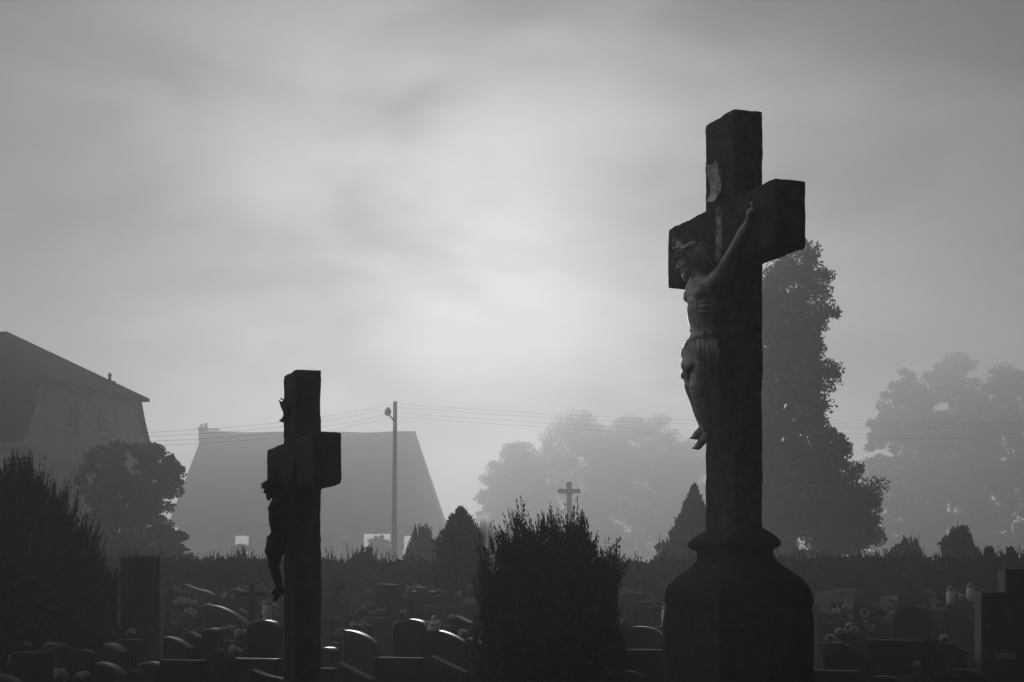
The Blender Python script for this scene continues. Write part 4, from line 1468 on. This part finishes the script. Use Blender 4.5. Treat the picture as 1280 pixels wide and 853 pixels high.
def flowers(px, py, d, spx, label, nb=6, pale=True, pot=True, seed=0):
    """A potted or stood bunch of flowers: blossoms round (px,py)."""
    rs = random.Random(int(px * 3 + py * 7))
    d = dz(d)
    c = at(px, py, d)
    s = spx * d / F / 2
    root = empty('flower_pot', (c.x, c.y, -.05), rs.uniform(0, 6), label, 'flowers')
    zc = c.z + .05
    ph = max(.12, zc - s * 1.5)
    pr = min(.16, max(.07, s * .55))
    if ph > .45:
        MB().lathe([(pr * 1.2, 0), (pr * 1.2, .06), (pr * .7, .1), (pr * .6, ph - .28), (pr * .8, ph - .24), (pr * 1.15, ph - .05), (pr * 1.2, ph)], 14).build('urn', M['concrete'], root)
    else:
        MB().lathe([(pr * .75, 0), (pr, ph * .9), (pr * 1.08, ph * .9), (pr * 1.08, ph)], 14).build('pot', M['concrete'], root)
    n = 170
    dd = unit(RNG.normal(size=(n, 3)))
    dd[:, 2] = np.abs(dd[:, 2]) * .9 - .2
    C = dd * (RNG.random((n, 1)) ** .5) * np.array([s, s, s * .9]) * .9 + np.array([0, 0, zc - s * .25])
    Q = leaves(C, dd + np.array([0, 0, .4]), s * .42 + .012, s * .2 + .008)
    st = np.stack([C * np.array([.15, .15, 0]) + np.array([0, 0, ph - .03]), C * np.array([.15, .15, 0]) + np.array([.006, 0, ph - .03]), C + np.array([.004, 0, 0]), C], 1)[:40]
    quads('foliage', np.concatenate([Q, st]), M['leaf'], root)
    for k in range(int(nb * 1.7)):
        a = rs.uniform(0, 2 * PI)
        e = math.sqrt(rs.random()) * .85
        me = BL[(rs.randrange(3)) * 2 + (0 if pale else 1)]
        o = bpy.data.objects.new('blossom', me)
        COL.objects.link(o)
        o.parent = root
        o.location = (s * e * math.cos(a), s * e * math.sin(a), zc + s * (.75 * math.sqrt(1 - e * e) + rs.uniform(-.5, .15)))
        o.rotation_euler = (rs.uniform(-.5, .5), rs.uniform(-.5, .5), rs.uniform(0, 6))
        k_ = max(.55, s * 7.5 * rs.uniform(.7, 1.15) / max(1.0, nb / 5) ** .5)
        o.scale = (k_,) * 3
    return root


FL = [
    (222, 744, 29, 22, 'dim trailing flowers right of the thin post cross', 7, 0), (228, 758, 27, 24, 'pale flower bunch below the trailing ones at left', 7, 1), (238, 771, 25, 20, 'small flower tuft left of the drooping black gravestone', 6, 1),
    (284, 790, 19, 15, 'single bright white flower tuft below the drooping gravestone', 5, 1), (303, 796, 18, 20, 'low pale flowers right of the white tuft', 5, 1), (292, 817, 14, 16, 'pale flowers lying just over the flat-topped black stone', 5, 1),
    (284, 747, 27, 13, 'little upright flowers behind the thin iron cross, left side', 4, 1), (303, 742, 31, 22, 'row of dim flowers at the left arm of the iron cross', 8, 0), (326, 741, 31, 22, 'row of dim flowers at the right arm of the iron cross', 8, 0), (331, 758, 26, 14, 'dim flowers just left of the figure on the smaller crucifix', 5, 1),
    (75, 848, 10.4, 22, 'pinwheel-shaped pale flower head at the bottom left', 5, 1), (103, 847, 10.4, 15, 'second pale flower tuft at the bottom left, beside the pinwheel', 4, 1), (19, 832, 11, 24, 'dim speckled flowers above the corner gravestone', 8, 0), (35, 809, 12.6, 8, 'faint flower in front of the cypress', 2, 0), (207, 850, 10.5, 9, 'tiny pale flowers at the bottom edge, left', 3, 0), (163, 793, 14, 9, 'small pale bud under the tomb pillar', 2, 1),
    (418, 778, 21, 18, 'pale chrysanthemums right of the smaller crucifix', 7, 0), (426, 793, 19, 14, 'flowers below the chrysanthemums right of the smaller crucifix', 5, 0), (444, 783, 20, 8, 'small round pale flower between the chrysanthemums and the dip', 2, 1), (452, 767, 24, 15, 'dim flowers left of the broad domed bunch', 5, 0), (466, 761, 25, 18, 'domed bunch of dim flowers in front of the clipped-corner stone', 7, 0), (465, 771, 24, 14, 'lower dim flowers under the domed bunch', 5, 0),
    (518, 741, 29, 22, 'pale flowers on the left of the two black crosses', 7, 1), (503, 768, 24, 10, 'flowers beside the plain block gravestone', 4, 1), (537, 762, 25, 16, 'dim flowers at the foot of the two black crosses', 6, 0), (575, 747, 28, 14, 'white flower bunch standing over the low flat gravestone', 5, 1), (588, 757, 27, 18, 'pale flowers on the right of the low flat gravestone', 6, 1),
    (564, 775, 17, 10, 'small dim flowers behind the angel figurine', 3, 1), (589, 737, 31, 14, 'dim flowers by the hedge left of the thuja bush', 5, 0), (596, 808, 13.5, 10, 'faint flowers against the thuja bush', 3, 0), (496, 850, 10.4, 22, 'pale domed flowers at the bottom edge, centre', 7, 1), (513, 850, 10.6, 13, 'small pale flowers at the bottom edge, right of the domed ones', 5, 1),
    (776, 740, 29, 14, 'dim flowers beside the wide-armed cross', 5, 0), (771, 779, 20, 16, 'bright star-shaped flowers at the right foot of the thuja bush', 6, 1), (770, 794, 17, 7, 'faint flowers below the star-shaped ones', 3, 1), (818, 761, 23, 10, 'small dim flowers near the bell-shaped foot', 4, 0), (827, 734, 31, 8, 'dim flower spot left of the bell-shaped foot', 3, 0),
    (1058, 763, 24, 15, 'bright white flowers left of the inscribed tablet', 7, 1), (1042, 770, 23, 20, 'low pale flowers under the narrow headstone with cross', 7, 1), (1052, 793, 16, 13, 'curved pale flowers in front of the inscribed tablet', 5, 1), (1066, 792, 16, 13, 'pale flowers at the right of the curved ones', 5, 1), (1100, 765, 23, 20, 'flowers scattered right of the inscribed tablet', 7, 0), (1118, 751, 28, 10, 'flowers by the pale ornate gravestone', 4, 1),
    (1145, 835, 11, 12, 'faint pale flowers in the shadow at lower right', 4, 0), (1174, 757, 25, 9, 'dim flowers right of the wreath', 4, 0), (1196, 745, 27, 12, 'pale flowers left of the stepped tomb', 5, 1), (1203, 750, 26, 13, 'second pale bunch left of the stepped tomb', 5, 1), (1219, 760, 25, 8, 'faint flowers touching the stepped tomb', 3, 0),
]
for px, py, d_, s_, lab, nb, pl in FL:
    flowers(px, py, d_, s_, lab, nb, bool(pl))

for i in range(26):
    rs = random.Random(900 + i)
    px = rs.choice((rs.uniform(205, 345), rs.uniform(405, 595), rs.uniform(1025, 1215), rs.uniform(205, 345)))
    py = rs.uniform(745, 800)
    o = flowers(px, py, 36 - (py - 745) * .38 - rs.uniform(0, 5), rs.uniform(5, 11), 'tiny pale tuft of flowers scattered among the dark headstones', 2, True)
    o['group'] = 'tiny flower tufts among the headstones'

# wreath on a stand
c = at(1160.5, 753, dz(25))
root = empty('grave_wreath', (c.x, c.y, -.05), .2, 'oval pale flower wreath on a stand behind the dome-shaped gravestone', 'wreath')
t = RNG.random(420) * 2 * PI
C = np.stack([.062 * np.cos(t) + RNG.normal(size=420) * .012, RNG.normal(size=420) * .014, c.z + .05 + .105 * np.sin(t) + RNG.normal(size=420) * .012], 1)
quads('wreath_ring', leaves(C, RNG.normal(size=C.shape), .03, .02), M['bloom_mid'], root)
MB().tube([(-.08, .08, 0), (0, .02, c.z + .1)], .012, 6).tube([(.08, .08, 0), (0, .02, c.z + .1)], .012, 6).build('stand', M['iron'], root)

# grave lamps
def lantern(px, py, d, label):
    d = dz(d)
    c = at(px, py, d)
    root = empty('grave_lantern', (c.x, c.y, c.z - .09), 0, label, 'lantern')
    MB().lathe([(.045, 0), (.05, .02), (.038, .03)], 12).build('foot', M['metal'], root)
    MB().lathe([(.036, .03), (.045, .06), (.045, .13), (.034, .16)], 12).build('jar', M['white'], root)
    MB().lathe([(.04, .16), (.048, .17), (.025, .20), (.01, .22)], 12).build('lid', M['metal'], root)
    # the small stone post it stands on
    MB().box((-.09, -.09, -(c.z - .09) - .05), (.09, .09, -.0)).build('post', M['concrete'], root)


lantern(1188, 747, 25.5, 'small pale grave lamp beside the narrow dark gravestone at right')
lantern(833, 771, 21, 'small bright grave lamp left of the bell-shaped foot')
lantern(1213, 743, 27, 'tiny pale grave lamp left of the stepped tomb')
lantern(334, 765, 24, 'pale grave lamp left of the figure on the smaller crucifix')
lantern(1248, 767, 11.4, 'tiny bright glint of a lamp on the stepped tomb')

# angel figurine on the gravestone with the concave top
d = dz(13.0)
c = at(542, 789, d)
root = empty('angel_figurine', c, .3, 'small white angel figurine on a black gravestone top', 'figurine')
ab = MB()
ab.lathe([(.040, 0), (.044, .012), (.034, .04), (.022, .062), (.012, .072)], 14)
ab.ball((0, -.004, .086), (.017, .018, .019), 12, 8)
for s in (-1, 1):
    ab.tube([(s * .018, -.01, .058), (s * .028, -.03, .042), (s * .006, -.038, .048)], [.009, .008, .006], 7)
ab.build('figure', M['white'], root, True)
for s in (-1, 1):
    MB().ball((s * .034, .012, .042), (.026, .008, .032), 12, 8, rot=Matrix.Rotation(s * .5, 3, 'Y')).build('wing', M['white'], root, True)
